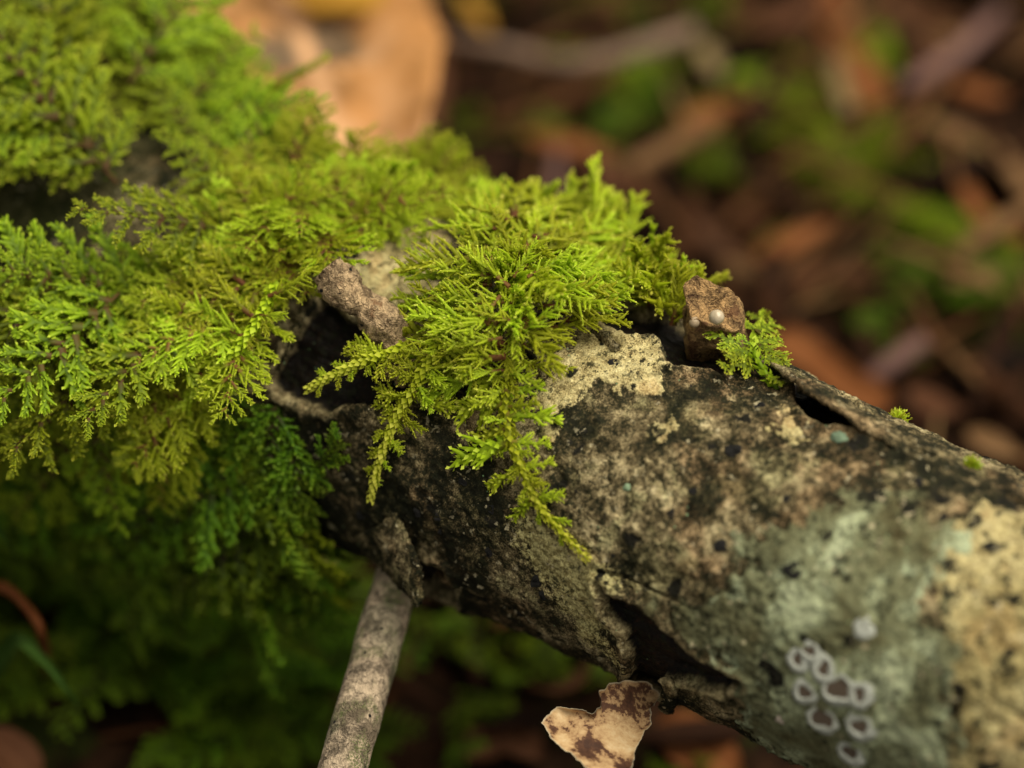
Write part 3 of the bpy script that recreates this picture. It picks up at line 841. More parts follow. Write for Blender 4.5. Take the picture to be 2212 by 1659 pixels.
blob('fungus_bead', 'larger round pearly white bead on the face of the brown stub', 'fungus', stub_face(1548, 685, 0.08), -CF, 0.068, (0.46, 0.38, 0.26), 0.9, None, 0.25, 1, 0.6)
blob('fungus_bead', 'smaller dull white bead low on the side of the brown stub', 'fungus', stub_face(1500, 696, 0.08), -CF, 0.048, (0.36, 0.27, 0.17), 0.9, None, 0.5, 2)
blob('lichen_speck', 'tiny mint green lichen speck alone on the open grey bark', 'lichen', on_log(1236 + 118, 1053, 0.02), lnorm(on_log(1354, 1053)), 0.035, (0.20, 0.29, 0.17), 0.4, None, 0.8, 3)
blob('lichen_speck', 'mint green lichen lump beside the black crack under the ridge strip', 'lichen', on_log(1813, 945, 0.03), lnorm(on_log(1813, 945)), 0.075, (0.13, 0.19, 0.12), 0.5, None, 0.8, 4)
blob('lichen_speck', 'pinkish white lichen pimple near the white ringed cups', 'lichen', on_log(1690, 1552, 0.02), lnorm(on_log(1690, 1552)), 0.06, (0.5, 0.42, 0.35), 0.7, None, 0.8, 5)
blob('lichen_speck', 'cream lichen pimple beside the single closed white cup', 'lichen', on_log(1928, 1410, 0.02), lnorm(on_log(1928, 1410)), 0.085, (0.42, 0.36, 0.26), 0.6, None, 0.8, 6)

# ------------------------------------------------------------------ moss
def moss_material(name, lo, mid, hi, stem, trans=0.4):
    b = NB(name)
    t = b.attr('tone')
    r = b.orand()
    n = b.noise(5.0, 3, 0.6)
    t2 = b.math('ADD', t, b.math('MULTIPLY', b.math('SUBTRACT', n, 0.5), 0.35))
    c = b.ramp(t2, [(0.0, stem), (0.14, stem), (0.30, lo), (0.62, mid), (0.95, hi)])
    hv = b.n('ShaderNodeHueSaturation')
    b.put(hv.inputs['Hue'], b.math('ADD', 0.482, b.math('MULTIPLY', r, 0.036)))
    b.put(hv.inputs['Value'], b.math('ADD', 0.75, b.math('MULTIPLY', r, 0.5)))
    b.put(hv.inputs['Color'], c)
    return b.bsdf(hv.outputs[0], 0.55, 0.25, None, trans, hv.outputs[0])

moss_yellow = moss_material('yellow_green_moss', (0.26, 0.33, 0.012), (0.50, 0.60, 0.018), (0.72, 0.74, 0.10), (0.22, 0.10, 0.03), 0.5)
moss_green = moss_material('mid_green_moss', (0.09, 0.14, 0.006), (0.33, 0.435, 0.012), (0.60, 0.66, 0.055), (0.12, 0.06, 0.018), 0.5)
moss_deep_shade = moss_material('deep_green_shaded_moss', (0.05, 0.10, 0.006), (0.16, 0.28, 0.010), (0.32, 0.44, 0.03), (0.05, 0.04, 0.012), 0.45)  # deep green of the spray; also paints shade into curtain and floor moss

def leafset(C, D, N, size, tone, cup=0.25, wid=0.42):
    """leaves as folded 4-point blades: C base points, D directions, N upward normals (unit), size, tone base"""
    C = np.asarray(C); D = np.asarray(D); N = np.asarray(N); size = np.asarray(size)[:, None]
    W = np.cross(D, N); W /= (np.linalg.norm(W, axis=1)[:, None] + 1e-9)
    a = C
    l = C + D * size * 0.45 + W * size * wid + N * size * cup
    r = C + D * size * 0.45 - W * size * wid + N * size * cup
    t = C + D * size + N * size * 0.12
    n = len(C)
    V = np.stack([a, r, t, l], 1).reshape(-1, 3)
    k = np.arange(n)[:, None] * 4
    F = np.concatenate([k + np.array([0, 1, 2]), k + np.array([0, 2, 3])])
    tn = np.stack([tone, tone + 0.06, tone + 0.22, tone + 0.06], 1).ravel()
    return V, [F], dict(tone=tn)

GOLD = 2.39996
def twiglet(P, r0, r1, leaf, step, tone0, tone1, rs, ns=3, spread=0.75, wid=0.36):
    """a leafy moss stem along P"""
    P = np.asarray(P)
    V, Fs, t = tube(P, [r0, r0 * 1.05, (r0 + r1) * 0.5, r1, r1 * 0.25], ns, cap=False)
    parts = [(V, Fs, dict(tone=np.full(len(V), tone0 * 0.8) + t * (tone1 - tone0) * 0.8))]
    L = np.linalg.norm(np.diff(P, axis=0), axis=1).sum()
    m = max(3, int(L / step))
    u = (np.arange(m) + rs.rand(m) * 0.5) / m
    T = np.gradient(P, axis=0); T /= np.linalg.norm(T, axis=1)[:, None]
    x = np.linspace(0, 1, len(P))
    C = np.stack([np.interp(u, x, P[:, k]) for k in range(3)], 1)
    D = np.stack([np.interp(u, x, T[:, k]) for k in range(3)], 1); D /= np.linalg.norm(D, axis=1)[:, None]
    ref = np.array([0.2, 0.3, 0.93]); A = np.cross(D, ref); A /= np.linalg.norm(A, axis=1)[:, None]; B = np.cross(D, A)
    an = np.arange(m) * GOLD + rs.rand() * 6
    Rd = A * np.cos(an)[:, None] + B * np.sin(an)[:, None]
    sp_ = spread * (1.1 - 0.6 * u) * (0.35 + 1.1 * rs.rand(m))
    LD = D * np.cos(sp_)[:, None] + Rd * np.sin(sp_)[:, None]
    LN = Rd * np.cos(sp_)[:, None] - D * np.sin(sp_)[:, None]
    rr = r0 + (r1 - r0) * u
    sz = leaf * (1.05 - 0.35 * u) * (0.8 + 0.4 * rs.rand(m))
    tone = tone0 + (tone1 - tone0) * u + rs.normal(size=m) * 0.05
    parts.append(leafset(C + Rd * rr[:, None] * 0.7, LD, LN, sz, tone, 0.2, wid))
    return parts

def pinna(seed, n=11, pl=0.34, ang=52, leaf=0.042, rod=0.013, droop=0.08, lift=0.25, jitter=0.2, blunt=False, base_tone=0.06, step=0.55, gap=1.0):
    """one side branch, unit length along +x, its twiglets spread in the xy plane"""
    rs = np.random.RandomState(seed)
    t = np.linspace(0, 1, 10)
    cy = rs.uniform(-0.22, 0.22)
    rac = np.stack([t, cy * t * t, -droop * t * t + 0.02 * np.sin(t * 6 + rs.rand() * 6)], 1)
    parts = twiglet(rac, rod * 1.35, rod * 0.6, leaf * 1.15, leaf * step * 0.9, base_tone + 0.12, 0.85, rs, 4, 0.8)
    parts[0][2]['tone'] = np.clip(parts[0][2]['tone'] * 0 + np.repeat(np.linspace(base_tone, 0.6, 10), 4), 0, 1)
    for i in range(n):
        for sd_ in (-1, 1):
            if rs.rand() < 0.06: continue
            f = (i + 0.1 + 0.7 * rs.rand() + (0.2 if sd_ > 0 else 0)) / n * 0.93 + 0.02
            prof_ = (0.45 + 0.55 * min(1, f / 0.22)) * (1 - f) ** (0.55 if not blunt else 0.4)
            ln = pl * prof_ * (rs.uniform(0.5, 1.3) if not blunt else rs.uniform(0.7, 1.25)) + 0.03
            p0 = np.array([np.interp(f, t, rac[:, k]) for k in range(3)])
            a = math.radians(ang * rs.uniform(0.6, 1.35) * (1 - 0.35 * f)) * sd_
            el = rs.normal(lift * 0.35, jitter * 1.2)
            d = np.array([math.cos(a) * math.cos(el), math.sin(a) * math.cos(el), math.sin(el)])
            fw = np.array([1, 0, 0]) * rs.uniform(-0.1, 0.4) + np.array([0, 0, 1]) * rs.normal(-0.05, 0.2) + np.array([0, sd_, 0]) * rs.normal(0, 0.15)
            u = np.linspace(0, 1, 6)[:, None]
            Pp = p0 + d * ln * u + fw * ln * u * u
            parts += twiglet(Pp, rod * 0.95, rod * 0.5, leaf * (0.9 if not blunt else 1.0), leaf * step, 0.36 + 0.1 * f, 0.82 + 0.12 * rs.rand(), rs, 4, 0.42 if not blunt else 0.55)
    return join(parts)

def xform(part, M):
    V, F, A = part
    return V @ M[:3, :3].T + M[:3, 3], F, A

def npframe(p, d, n, s):
    d = d / np.linalg.norm(d); y = np.cross(n, d); y /= np.linalg.norm(y); z = np.cross(d, y)
    M = np.eye(4); M[:3, 0], M[:3, 1], M[:3, 2], M[:3, 3] = d * s, y * s, z * s, p
    return M

NEEDLE = [pinna(200 + k, n=8 + k % 3, pl=0.38, ang=48, leaf=0.055, rod=0.032, droop=0.12 * (k % 4), lift=0.3, jitter=0.22) for k in range(7)]
LEAFY = [pinna(300 + k, n=4 + k % 3, pl=0.38, ang=54, leaf=0.11, rod=0.056, droop=0.12, lift=0.1, jitter=0.2, blunt=True, base_tone=0.2, step=0.42) for k in range(6)]
FERNY = [pinna(400 + k, n=5 + k % 3, pl=0.34, ang=52, leaf=0.10, rod=0.045, droop=0.05 + 0.1 * (k % 3), lift=0.15, jitter=0.16, blunt=True, base_tone=0.12, step=0.55) for k in range(6)]

def frond(seed, lib, npair=11, wide=0.46, arch=0.25, droop=0.5, ang=60, leaf=0.03):
    """a whole frond, unit length: stem along +x that rises a little and droops, side branches both ways"""
    rs = np.random.RandomState(seed)
    t = np.linspace(0, 1, 16)
    bend = rs.uniform(-0.18, 0.18)
    stem = np.stack([t, bend * t * t, arch * t * (1 - 0.2 * t) - droop * t ** 2.2], 1)
    parts = twiglet(stem, 0.011, 0.006, leaf, leaf * 0.6, 0.16, 0.85, rs, 4)
    T = np.gradient(stem, axis=0); T /= np.linalg.norm(T, axis=1)[:, None]
    for i in range(npair):
        for sd_ in (-1, 1):
            f = (i + 0.3 + 0.4 * rs.rand() + (0.3 if sd_ > 0 else 0)) / npair * 0.94 + 0.02
            p0 = np.array([np.interp(f, t, stem[:, k]) for k in range(3)])
            tg = np.array([np.interp(f, t, T[:, k]) for k in range(3)]); tg /= np.linalg.norm(tg)
            up = np.array([0, 0, 1.0]) - tg * tg[2]; up /= np.linalg.norm(up)
            sdv = np.cross(up, tg) * sd_
            a = math.radians(ang * rs.uniform(0.8, 1.15) * (1.05 - 0.4 * f))
            d = tg * math.cos(a) + sdv * math.sin(a) + up * rs.normal(0.0, 0.16)
            s = wide * (0.5 + 0.5 * min(1, f / 0.3)) * (1 - f) ** 0.62 * rs.uniform(0.8, 1.15) + 0.06
            parts.append(xform(lib[rs.randint(len(lib))], npframe(p0, d, up + rs.normal(size=3) * 0.2, s)))
    return join(parts)

# side branch meshes for single pieces and whole fronds for the thick carpets; copies share them
def to_mesh(nm, part, mat):
    return mk_mesh(nm, part[0], part[1], part[2], smooth=True, mats=[mat])
NEEDLE_Y = [to_mesh('side_branch', p, moss_yellow) for p in NEEDLE]
LEAFY_Y = [to_mesh('side_branch', p, moss_yellow) for p in LEAFY]
LEAFY_G = [to_mesh('side_branch', p, moss_green) for p in LEAFY]
FERNY_G = [to_mesh('side_branch', p, moss_deep_shade) for p in FERNY]

NEEDLE_LO = [pinna(220 + k, n=7, pl=0.33, ang=50, leaf=0.085, rod=0.040, droop=0.15 * (k % 3), lift=0.25, jitter=0.22, step=0.75) for k in range(5)]
FERNY_LO = [pinna(420 + k, n=7, pl=0.26, ang=52, leaf=0.10, rod=0.058, droop=0.1, lift=0.15, jitter=0.18, blunt=True, base_tone=0.12, step=0.65) for k in range(5)]
FR_N = [frond(500 + k, NEEDLE_LO, 6 + k % 3, 0.52, 0.2 + 0.08 * (k % 3), 0.25 + 0.18 * (k % 4)) for k in range(7)]
FR_F = [frond(600 + k, FERNY_LO, 7 + k % 3, 0.36, 0.15 + 0.08 * (k % 3), 0.25 + 0.2 * (k % 4)) for k in range(7)]
FRM_NY = [to_mesh('frond', p, moss_yellow) for p in FR_N]
FRM_NG = [to_mesh('frond', p, moss_green) for p in FR_N]
FRM_FG = [to_mesh('frond', p, moss_green) for p in FR_F]
FRM_FD = [to_mesh('frond', p, moss_deep_shade) for p in FR_F]
del FR_N, FR_F

def put(meshes, p, d, n, s, parent, rs, name='frond', flat=1.0, zs=1.0):
    return link(name, meshes[rs.randint(len(meshes))], parent, frame(p, d, n, s, flat, zs))

def L(u, v, h):
    return on_log(u, v, h)

def branch_between(b3, t3, meshes, parent, rs, name='side_branch', tilt=0.25, nup=None, flat=1.0, zs=1.0):
    b3, t3 = np.asarray(b3), np.asarray(t3)
    d = t3 - b3; s = np.linalg.norm(d)
    n = nup if nup is not None else (lnorm((b3 + t3) / 2) * 0.6 - CF * 0.5 + rs.normal(size=3) * tilt)
    return link(name, meshes[rs.randint(len(meshes))], parent, frame(b3, d, n, s, flat, zs))

def stem_object(path3, r, parent, mat, leaf, step, tone0, tone1, seed, name='frond', spread=0.7, label=None):
    P = resample(path3, 40)
    part = join(twiglet(P, r[0], r[1], leaf, step, tone0, tone1, np.random.RandomState(seed), 6, spread))
    o = link(name, to_mesh('stem', part, mat), parent)
    if label: o['label'] = label
    return o

def hero(parent, path, r, mat, libs, sides, leaf, step, tones, seed, label=None, spread=0.7, tilt=0.2, lobes=0, lobe_lib=0):
    """a frond laid out by hand: path and side branches in photo pixels plus height over the bark"""
    rs = np.random.RandomState(seed)
    P3 = [L(*q) for q in path]
    st_ = stem_object(P3, r, parent, mat, leaf, step, tones[0], tones[1], seed, spread=spread, label=label)
    if lobes:
        Q = resample(path, 60)
        for k in range(lobes):
            f = 0.12 + 0.8 * (k + 0.3 + 0.5 * rs.rand()) / lobes
            a_ = Q[int(f * 58)]; c_ = Q[min(59, int(f * 58) + 2)]
            tg = (c_ - a_)[:2]; tg = tg / (np.linalg.norm(tg) + 1e-6); nr_ = np.array([-tg[1], tg[0]]) * (1 if k % 2 else -1)
            ll = (36 + 34 * rs.rand()) * (1.15 - 0.6 * f)
            e_ = a_[:2] + (tg * rs.uniform(0.5, 1.0) + nr_ * rs.uniform(0.5, 1.0)) * ll
            branch_between(L(*a_), L(e_[0], e_[1], a_[2] + rs.uniform(-0.05, 0.06)), libs[lobe_lib], st_, rs, tilt=tilt)
    for sdb in sides:
        b, t_ = sdb[0], sdb[1]
        lib = libs[sdb[2]] if len(sdb) > 2 else libs[0]
        branch_between(L(*b), L(*t_), lib, st_, rs, tilt=tilt, zs=0.3 if tilt < 0.1 else 0.75, flat=1.15 if tilt < 0.1 else 1.0)
    return st_

# --- the bright tuft in the middle of the branch
tuft = thing('moss_tuft', 'bright yellow-green feathery moss tuft sitting on the bark between the two twig stubs', 'moss')
main_sides = []
# hand placed side branches (base, tip): pixel u, v and height over the bark
for b, t_ in [((1128, 545, .55), (1215, 452, .62)), ((1150, 520, .5), (1300, 462, .5)), ((1215, 590, .45), (1372, 556, .45)), ((1150, 640, .4), (1296, 602, .6)), ((1190, 668, .3), (1350, 634, .45)),
              ((1180, 710, .2), (1285, 690, .35)), ((1120, 785, .2), (1226, 798, .22)), ((1070, 560, .55), (862, 540, .6)), ((1075, 600, .55), (930, 575, .7)), ((1060, 610, .4), (846, 588, .45)),
              ((1112, 655, .5), (955, 640, .65)), ((1105, 690, .45), (930, 690, .6)), ((1095, 745, .35), (852, 722, .4)), ((1092, 770, .4), (900, 775, .5)), ((1090, 500, .55), (925, 448, .6)),
              ((1100, 480, .6), (1010, 415, .7)), ((1110, 470, .55), (1105, 385, .6)), ((1140, 480, .5), (1250, 425, .55)), ((1220, 540, .4), (1350, 490, .4)), ((1110, 600, .6), (1160, 520, .85)),
              ((1100, 620, .6), (1000, 520, .8)), ((1140, 600, .6), (1250, 545, .75)), ((1110, 700, .5), (1010, 640, .8)), ((1120, 720, .45), (1210, 650, .7)), ((1090, 800, .3), (985, 800, .45)),
              ((1085, 730, .5), (960, 745, .65)), ((1080, 640, .55), (1010, 720, .75)), ((1130, 690, .45), (1240, 720, .45)), ((1120, 745, .35), (1215, 755, .35)), ((1060, 700, .5), (890, 655, .55)), ((1060, 745, .35), (850, 800, .3)), ((1040, 775, .3), (860, 835, .22)), ((1050, 800, .3), (905, 850, .2))]:
    main_sides.append((b, t_, 0))
for b, t_ in [((1092, 825, .22), (951, 819, .22)), ((1092, 850, .22), (1176, 838, .22)), ((1092, 869, .2), (972, 901, .16)), ((1095, 895, .2), (1212, 899, .15)), ((1098, 925, .18), (1015, 940, .15)),
              ((1104, 955, .16), (975, 987, .12)), ((1106, 955, .18), (1187, 958, .12)), ((1125, 1010, .14), (1196, 996, .12)), ((1122, 1010, .14), (1050, 1056, .08)), ((1155, 1075, .12), (1218, 1066, .1)),
              ((1150, 1075, .12), (1103, 1121, .06)), ((1100, 880, .2), (1160, 870, .3)), ((1095, 840, .25), (1020, 870, .35)), ((1098, 910, .2), (1045, 905, .28)), ((1110, 975, .15), (1150, 985, .2)), ((1085, 800, .3), (1160, 815, .3))]:
    main_sides.append((b, t_, 1))
hero(tuft, [(1132, 545, .5), (1135, 640, .42), (1122, 740, .35), (1095, 830, .22), (1094, 900, .18), (1107, 963, .16), (1136, 1030, .13), (1160, 1085, .11), (1200, 1135, .08), (1270, 1208, .05)],
     (0.045, 0.034), moss_yellow, [NEEDLE_Y, LEAFY_Y], main_sides, 0.08, 0.011, (0.12, 0.8), 11, 'main feathery shoot with a brown stem trailing down the bark', 0.6, 0.2, 20, 1)
hero(tuft, [(960, 740, .45), (915, 800, .32), (884, 857, .2), (852, 910, .14), (838, 950, .12), (822, 990, .1), (812, 1025, .1), (800, 1080, .1)],
     (0.032, 0.024), moss_yellow, [LEAFY_Y, NEEDLE_Y], [((867, 868, .18), (815, 832, .2)), ((858, 890, .16), (806, 871, .16)), ((890, 856, .2), (977, 877, .2)), ((868, 905, .15), (915, 934, .12)), ((905, 800, .3), (850, 770, .4)), ((910, 800, .3), (965, 830, .35)), ((840, 950, .12), (872, 972, .1)), ((905, 815, .28), (838, 805, .35)), ((845, 930, .12), (812, 940, .12)), ((930, 770, .4), (870, 745, .5), 1), ((895, 845, .25), (930, 870, .25))],
     0.075, 0.008, (0.45, 0.85), 12, 'slender scaly shoot hanging down with a pointed tip', 0.6, 0.2, 13)
hero(tuft, [(880, 745, .35), (840, 765, .34), (790, 778, .34), (745, 800, .32), (705, 818, .3), (662, 842, .3)],
     (0.032, 0.024), moss_yellow, [LEAFY_Y], [((800, 775, .34), (748, 745, .38)), ((775, 785, .34), (752, 822, .3))],
     0.075, 0.008, (0.5, 0.85), 13, 'short scaly shoot reaching out over the dark bare wood', 0.6, 0.2, 9)
# more side shoots filling the tuft, each with its own twiglets
rs = np.random.RandomState(21)
for k in range(120):
    a = rs.uniform(0, 2 * math.pi); q = math.sqrt(rs.rand())
    cu, cv = 1100 + math.cos(a) * q * 165, 630 + math.sin(a) * q * 160
    if cu - 1085 > 60 and cv > 700: continue
    ra = math.atan2(cv - 640, cu - 1085) + rs.normal() * 0.45
    ln = rs.uniform(90, 170)
    hb = 0.16 + 0.38 * (1 - q) + rs.rand() * 0.1
    tu, tv = cu + math.cos(ra) * ln, cv + math.sin(ra) * ln * 0.75
    tv -= 14
    if tv < 445 and tu < 1000: continue
    if tu < 845 or (tu < 880 and tv < 610): continue
    if (tu > 1225 and tv > 690) or tv > 850 or (cv > 730 and rs.rand() < 0.6): continue
    branch_between(L(cu, cv, hb), L(tu, tv, hb + rs.uniform(-0.05, 0.25)), NEEDLE_Y, tuft, rs, 'frond', 0.35)

for k in range(20):                                  # short shoots over the crown of the tuft
    bu, bv = 1112 + rs.normal() * 26, 590 + rs.normal() * 30
    a = rs.uniform(0, 6.28)
    branch_between(L(bu, bv, 0.4), L(bu + math.cos(a) * rs.uniform(60, 110), bv + math.sin(a) * rs.uniform(50, 90), rs.uniform(0.62, 0.85)), NEEDLE_Y, tuft, rs, 'frond', 0.4)

# --- the carpet on the thick end of the branch
def in_poly(poly, u, v):
    c = False
    for k in range(len(poly)):
        (x1, y1), (x2, y2) = poly[k], poly[(k + 1) % len(poly)]
        if (y1 > v) != (y2 > v) and u < (x2 - x1) * (v - y1) / (y2 - y1) + x1: c = not c
    return c

def downhill(p):
    n = lnorm(p); g = np.array([0, 0, -1.0]); t_ = g - n * (g @ n)
    return t_ / (np.linalg.norm(t_) + 1e-9), n

def carpet(parent, poly, count, meshes, lens, h0, bias, lift, seed, spread=0.9, hfun=None):
    rs = np.random.RandomState(seed)
    us = [q[0] for q in poly]; vs = [q[1] for q in poly]
    k = 0; tries = 0
    while k < count and tries < count * 60:
        tries += 1
        u, v = rs.uniform(min(us), max(us)), rs.uniform(min(vs), max(vs))
        if not in_poly(poly, u, v): continue
        h = rs.uniform(*h0) + (hfun(u, v) if hfun else 0)
        if hfun: h += 1.2 * max(0.0, float(perlin(np.array([[u / 150 + 3.3, v / 130 + 7.7, 1.5]]))[0]))
        h = min(h, 0.72)
        p = L(u, v, h)
        dh, n = downhill(p)
        b = bias(u, v)
        d = dh * b[1] + AX * b[0] + rs.normal(size=3) * spread * 0.5
        d = d - n * (d @ n); d /= np.linalg.norm(d)
        lf = rs.uniform(*lift)
        d = d * math.cos(lf) + n * math.sin(lf)
        nn = n * 0.6 - CF * 0.45 + rs.normal(size=3) * 0.2
        ln = rs.uniform(*lens)
        if v < 560 and u < 500 and (p + d * ln - CAM) @ CF < 31.2 + (500 - u) * 0.001: continue
        put(meshes, p, d, nn, ln, parent, rs, zs=0.65)
        k += 1

mat_top = thing('moss_carpet', 'thick green moss carpet wrapping the shaded end of the branch', 'moss')
carpet(mat_top, [(-180, 60), (60, -20), (190, 50), (330, 200), (450, 340), (540, 430), (540, 520), (440, 640), (330, 740), (240, 820), (120, 880), (-180, 850)], 88, FRM_FG, (1.2, 2.3), (0.0, 0.3),
       lambda u, v: (-0.35, 0.55 + 0.5 * (v > 400)), (0.1, 0.95), 31, 1.0, lambda u, v: 0.45 * max(0, (500 - u) / 500) * max(0, (500 - v) / 500))
carpet(mat_top, [(250, 60), (350, 100), (450, 170), (540, 280), (590, 380), (500, 430), (380, 330), (280, 200)], 34, FRM_FG, (0.85, 1.45), (0.0, 0.25),
       lambda u, v: (-0.1, 0.6), (0.1, 0.7), 309, 1.0)
rs = np.random.RandomState(310)
for k, path in enumerate([[(520, 230, .3), (600, 185, .6), (660, 150, .8), (706, 122, .9)], [(420, 90, .4), (450, 40, .7), (475, 5, .9)], [(330, 60, .4), (370, 10, .8), (430, 5, .95)], [(60, 330, .5), (50, 270, .8), (62, 225, 1.0)],]):
    so = stem_object([L(*q) for q in path], (0.03, 0.02), mat_top, moss_green, 0.08, 0.012, 0.5, 0.85, 311 + k, spread=0.6)
    Q = resample(path, 30)
    for i in range(9):
        a_ = Q[1 + i * 3]; c_ = Q[3 + i * 3]; tg = (c_ - a_)[:2]; tg /= np.linalg.norm(tg)
        nr_ = np.array([-tg[1], tg[0]]) * (1 if i % 2 else -1); e_ = a_[:2] + (tg * rs.uniform(0.7, 1.1) + nr_ * rs.uniform(0.3, 0.8)) * rs.uniform(0.6, 1.3) * (34 - 3 * i)
        branch_between(L(*a_), L(e_[0], e_[1], a_[2]), LEAFY_G, so, rs)
ridge = thing('moss_ridge', 'olive green moss fringe along the top ridge between carpet and bright tuft', 'moss')
carpet(ridge, [(540, 400), (700, 430), (840, 440), (960, 440), (980, 455), (900, 475), (830, 510), (760, 525), (680, 545), (610, 590), (540, 630), (500, 560), (520, 460)], 70, FRM_NY, (0.6, 1.1), (0.0, 0.1),
       lambda u, v: (0.0, 0.5), (0.15, 0.7), 32, 1.2)
rs = np.random.RandomState(33)
for (u, v, h, tu, tv, th) in [(930, 400, .1, 945, 268, .75), (960, 420, .1, 1020, 345, .6), (900, 410, .1, 880, 320, .6), (940, 400, .1, 985, 300, .7), (840, 400, .1, 825, 318, .5), (770, 390, .1, 775, 318, .5), (905, 400, .1, 905, 300, .5), (985, 430, .1, 1015, 395, .5), (700, 370, .1, 690, 300, .5)]:
    b3, t3 = L(u, v, h), L(tu, tv, th) + np.array([0, 0.1, 0])
    d = t3 - b3
    put(FRM_NY, b3, d, -CF + rs.normal(size=3) * 0.3, np.linalg.norm(d), ridge, rs)

drape = thing('moss_drape', 'yellowish moss sheet draping off the carpet down to one long drooping shoot', 'moss')
carpet(drape, [(600, 560), (640, 590), (590, 650), (540, 710), (490, 770), (430, 820), (390, 850), (360, 830), (420, 740), (480, 660), (560, 590)], 44, FRM_NY, (0.8, 1.3), (0.05, 0.3),
       lambda u, v: (-0.55, 0.9), (0.1, 0.5), 34, 0.6)
hero(drape, [(600, 610, 0.55), (540, 720, 0.60), (470, 800, 0.60), (400, 870, 0.62), (345, 910, 0.64), (290, 955, 0.66), (240, 1010, 0.66), (203, 1062, 0.64)], (0.032, 0.024), moss_yellow, [NEEDLE_Y, LEAFY_Y],
     [((580, 640, 0.60), (690, 600, 0.65)), ((560, 680, 0.60), (620, 690, 0.60)), ((555, 690, 0.60), (430, 600, 0.70)), ((530, 730, 0.60), (400, 660, 0.70)), ((510, 755, 0.60), (560, 770, 0.60)), ((490, 780, 0.60), (370, 700, 0.70)), ((470, 800, 0.60), (500, 820, 0.60), 1), ((450, 820, 0.60), (330, 740, 0.70)), ((420, 850, 0.60), (455, 860, 0.60), 1),
      ((400, 870, 0.62), (300, 790, 0.70)), ((370, 892, 0.63), (388, 925, 0.60), 1), ((345, 910, 0.64), (285, 850, 0.70), 1), ((310, 935, 0.66), (345, 950, 0.62), 1), ((300, 945, 0.66), (255, 900, 0.70), 1)], 0.075, 0.008, (0.45, 0.85), 35, 'long drooping scaly shoot with a pale pointed tip', 0.6, 0.2, 20, 1)

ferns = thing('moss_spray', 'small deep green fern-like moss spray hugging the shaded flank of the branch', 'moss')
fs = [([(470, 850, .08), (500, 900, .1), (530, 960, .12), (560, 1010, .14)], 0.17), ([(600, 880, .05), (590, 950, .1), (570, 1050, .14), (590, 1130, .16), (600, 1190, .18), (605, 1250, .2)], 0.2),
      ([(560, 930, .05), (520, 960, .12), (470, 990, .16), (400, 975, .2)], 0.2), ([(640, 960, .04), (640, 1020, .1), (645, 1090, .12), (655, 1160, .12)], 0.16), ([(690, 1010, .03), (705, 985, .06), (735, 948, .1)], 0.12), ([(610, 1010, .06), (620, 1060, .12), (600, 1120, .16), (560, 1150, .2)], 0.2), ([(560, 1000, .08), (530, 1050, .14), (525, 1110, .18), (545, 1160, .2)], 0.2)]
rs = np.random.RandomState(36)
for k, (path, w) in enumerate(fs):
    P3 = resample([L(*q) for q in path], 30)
    sto = stem_object(P3, (0.016, 0.01), ferns, moss_deep_shade, 0.06, 0.02, 0.3, 0.7, 360 + k)
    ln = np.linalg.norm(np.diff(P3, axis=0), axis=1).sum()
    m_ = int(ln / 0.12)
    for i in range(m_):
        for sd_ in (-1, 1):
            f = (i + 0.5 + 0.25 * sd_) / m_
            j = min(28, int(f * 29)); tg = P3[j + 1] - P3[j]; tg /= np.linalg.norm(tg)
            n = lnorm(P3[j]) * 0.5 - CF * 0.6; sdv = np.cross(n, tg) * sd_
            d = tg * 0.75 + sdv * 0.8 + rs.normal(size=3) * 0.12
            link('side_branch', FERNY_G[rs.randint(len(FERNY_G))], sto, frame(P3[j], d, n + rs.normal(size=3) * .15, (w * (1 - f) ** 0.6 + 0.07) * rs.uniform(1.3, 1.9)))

# moss hanging off the underside into the shade, which the darker frond green paints in
hang = thing('moss_curtain', 'shade-darkened moss curtain hanging from the underside of the branch below the carpet', 'moss')
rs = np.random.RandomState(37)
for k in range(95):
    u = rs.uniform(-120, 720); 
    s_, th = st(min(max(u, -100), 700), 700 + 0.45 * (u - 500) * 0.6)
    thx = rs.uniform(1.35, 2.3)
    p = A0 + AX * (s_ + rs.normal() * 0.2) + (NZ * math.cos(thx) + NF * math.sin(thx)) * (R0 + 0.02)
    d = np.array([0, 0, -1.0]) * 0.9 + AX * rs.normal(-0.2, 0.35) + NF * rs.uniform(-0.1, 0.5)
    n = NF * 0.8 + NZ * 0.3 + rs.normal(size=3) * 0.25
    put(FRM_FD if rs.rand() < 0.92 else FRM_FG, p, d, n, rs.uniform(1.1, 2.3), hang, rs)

# moss behind the ridge on the far side of the tuft
back = thing('moss_cushion', 'soft rounded moss cushion on the ridge beside the brown stub', 'moss')
rs = np.random.RandomState(38)
for k in range(34):
    u = rs.uniform(1350, 1455); v0 = 520 + (u - 1270) * 0.62
    p = L(u, v0 + rs.uniform(20, 90), rs.uniform(0.0, 0.1)) + np.array([0, rs.uniform(0.0, 0.45), 0])
    t3 = L(u + rs.normal() * 45 + 8, v0 - rs.uniform(-60, 25), rs.uniform(0.3, 0.5)) + np.array([0, 0.35, 0])
    d = t3 - p
    put(NEEDLE_Y, p, d, -CF + rs.normal(size=3) * 0.4, min(1.0, np.linalg.norm(d) * 1.05), back, rs)
for k in range(16):
    u = rs.uniform(1250, 1340)
    p = L(u, 560 + rs.uniform(0, 60), 0.1); t3 = L(u + rs.uniform(-20, 60), 480 + (u - 1290) * 0.4, 0.5) + np.array([0, 0.5, 0])
    put(NEEDLE_Y, p, t3 - p, -CF + rs.normal(size=3) * 0.4, np.linalg.norm(t3 - p), back, rs)

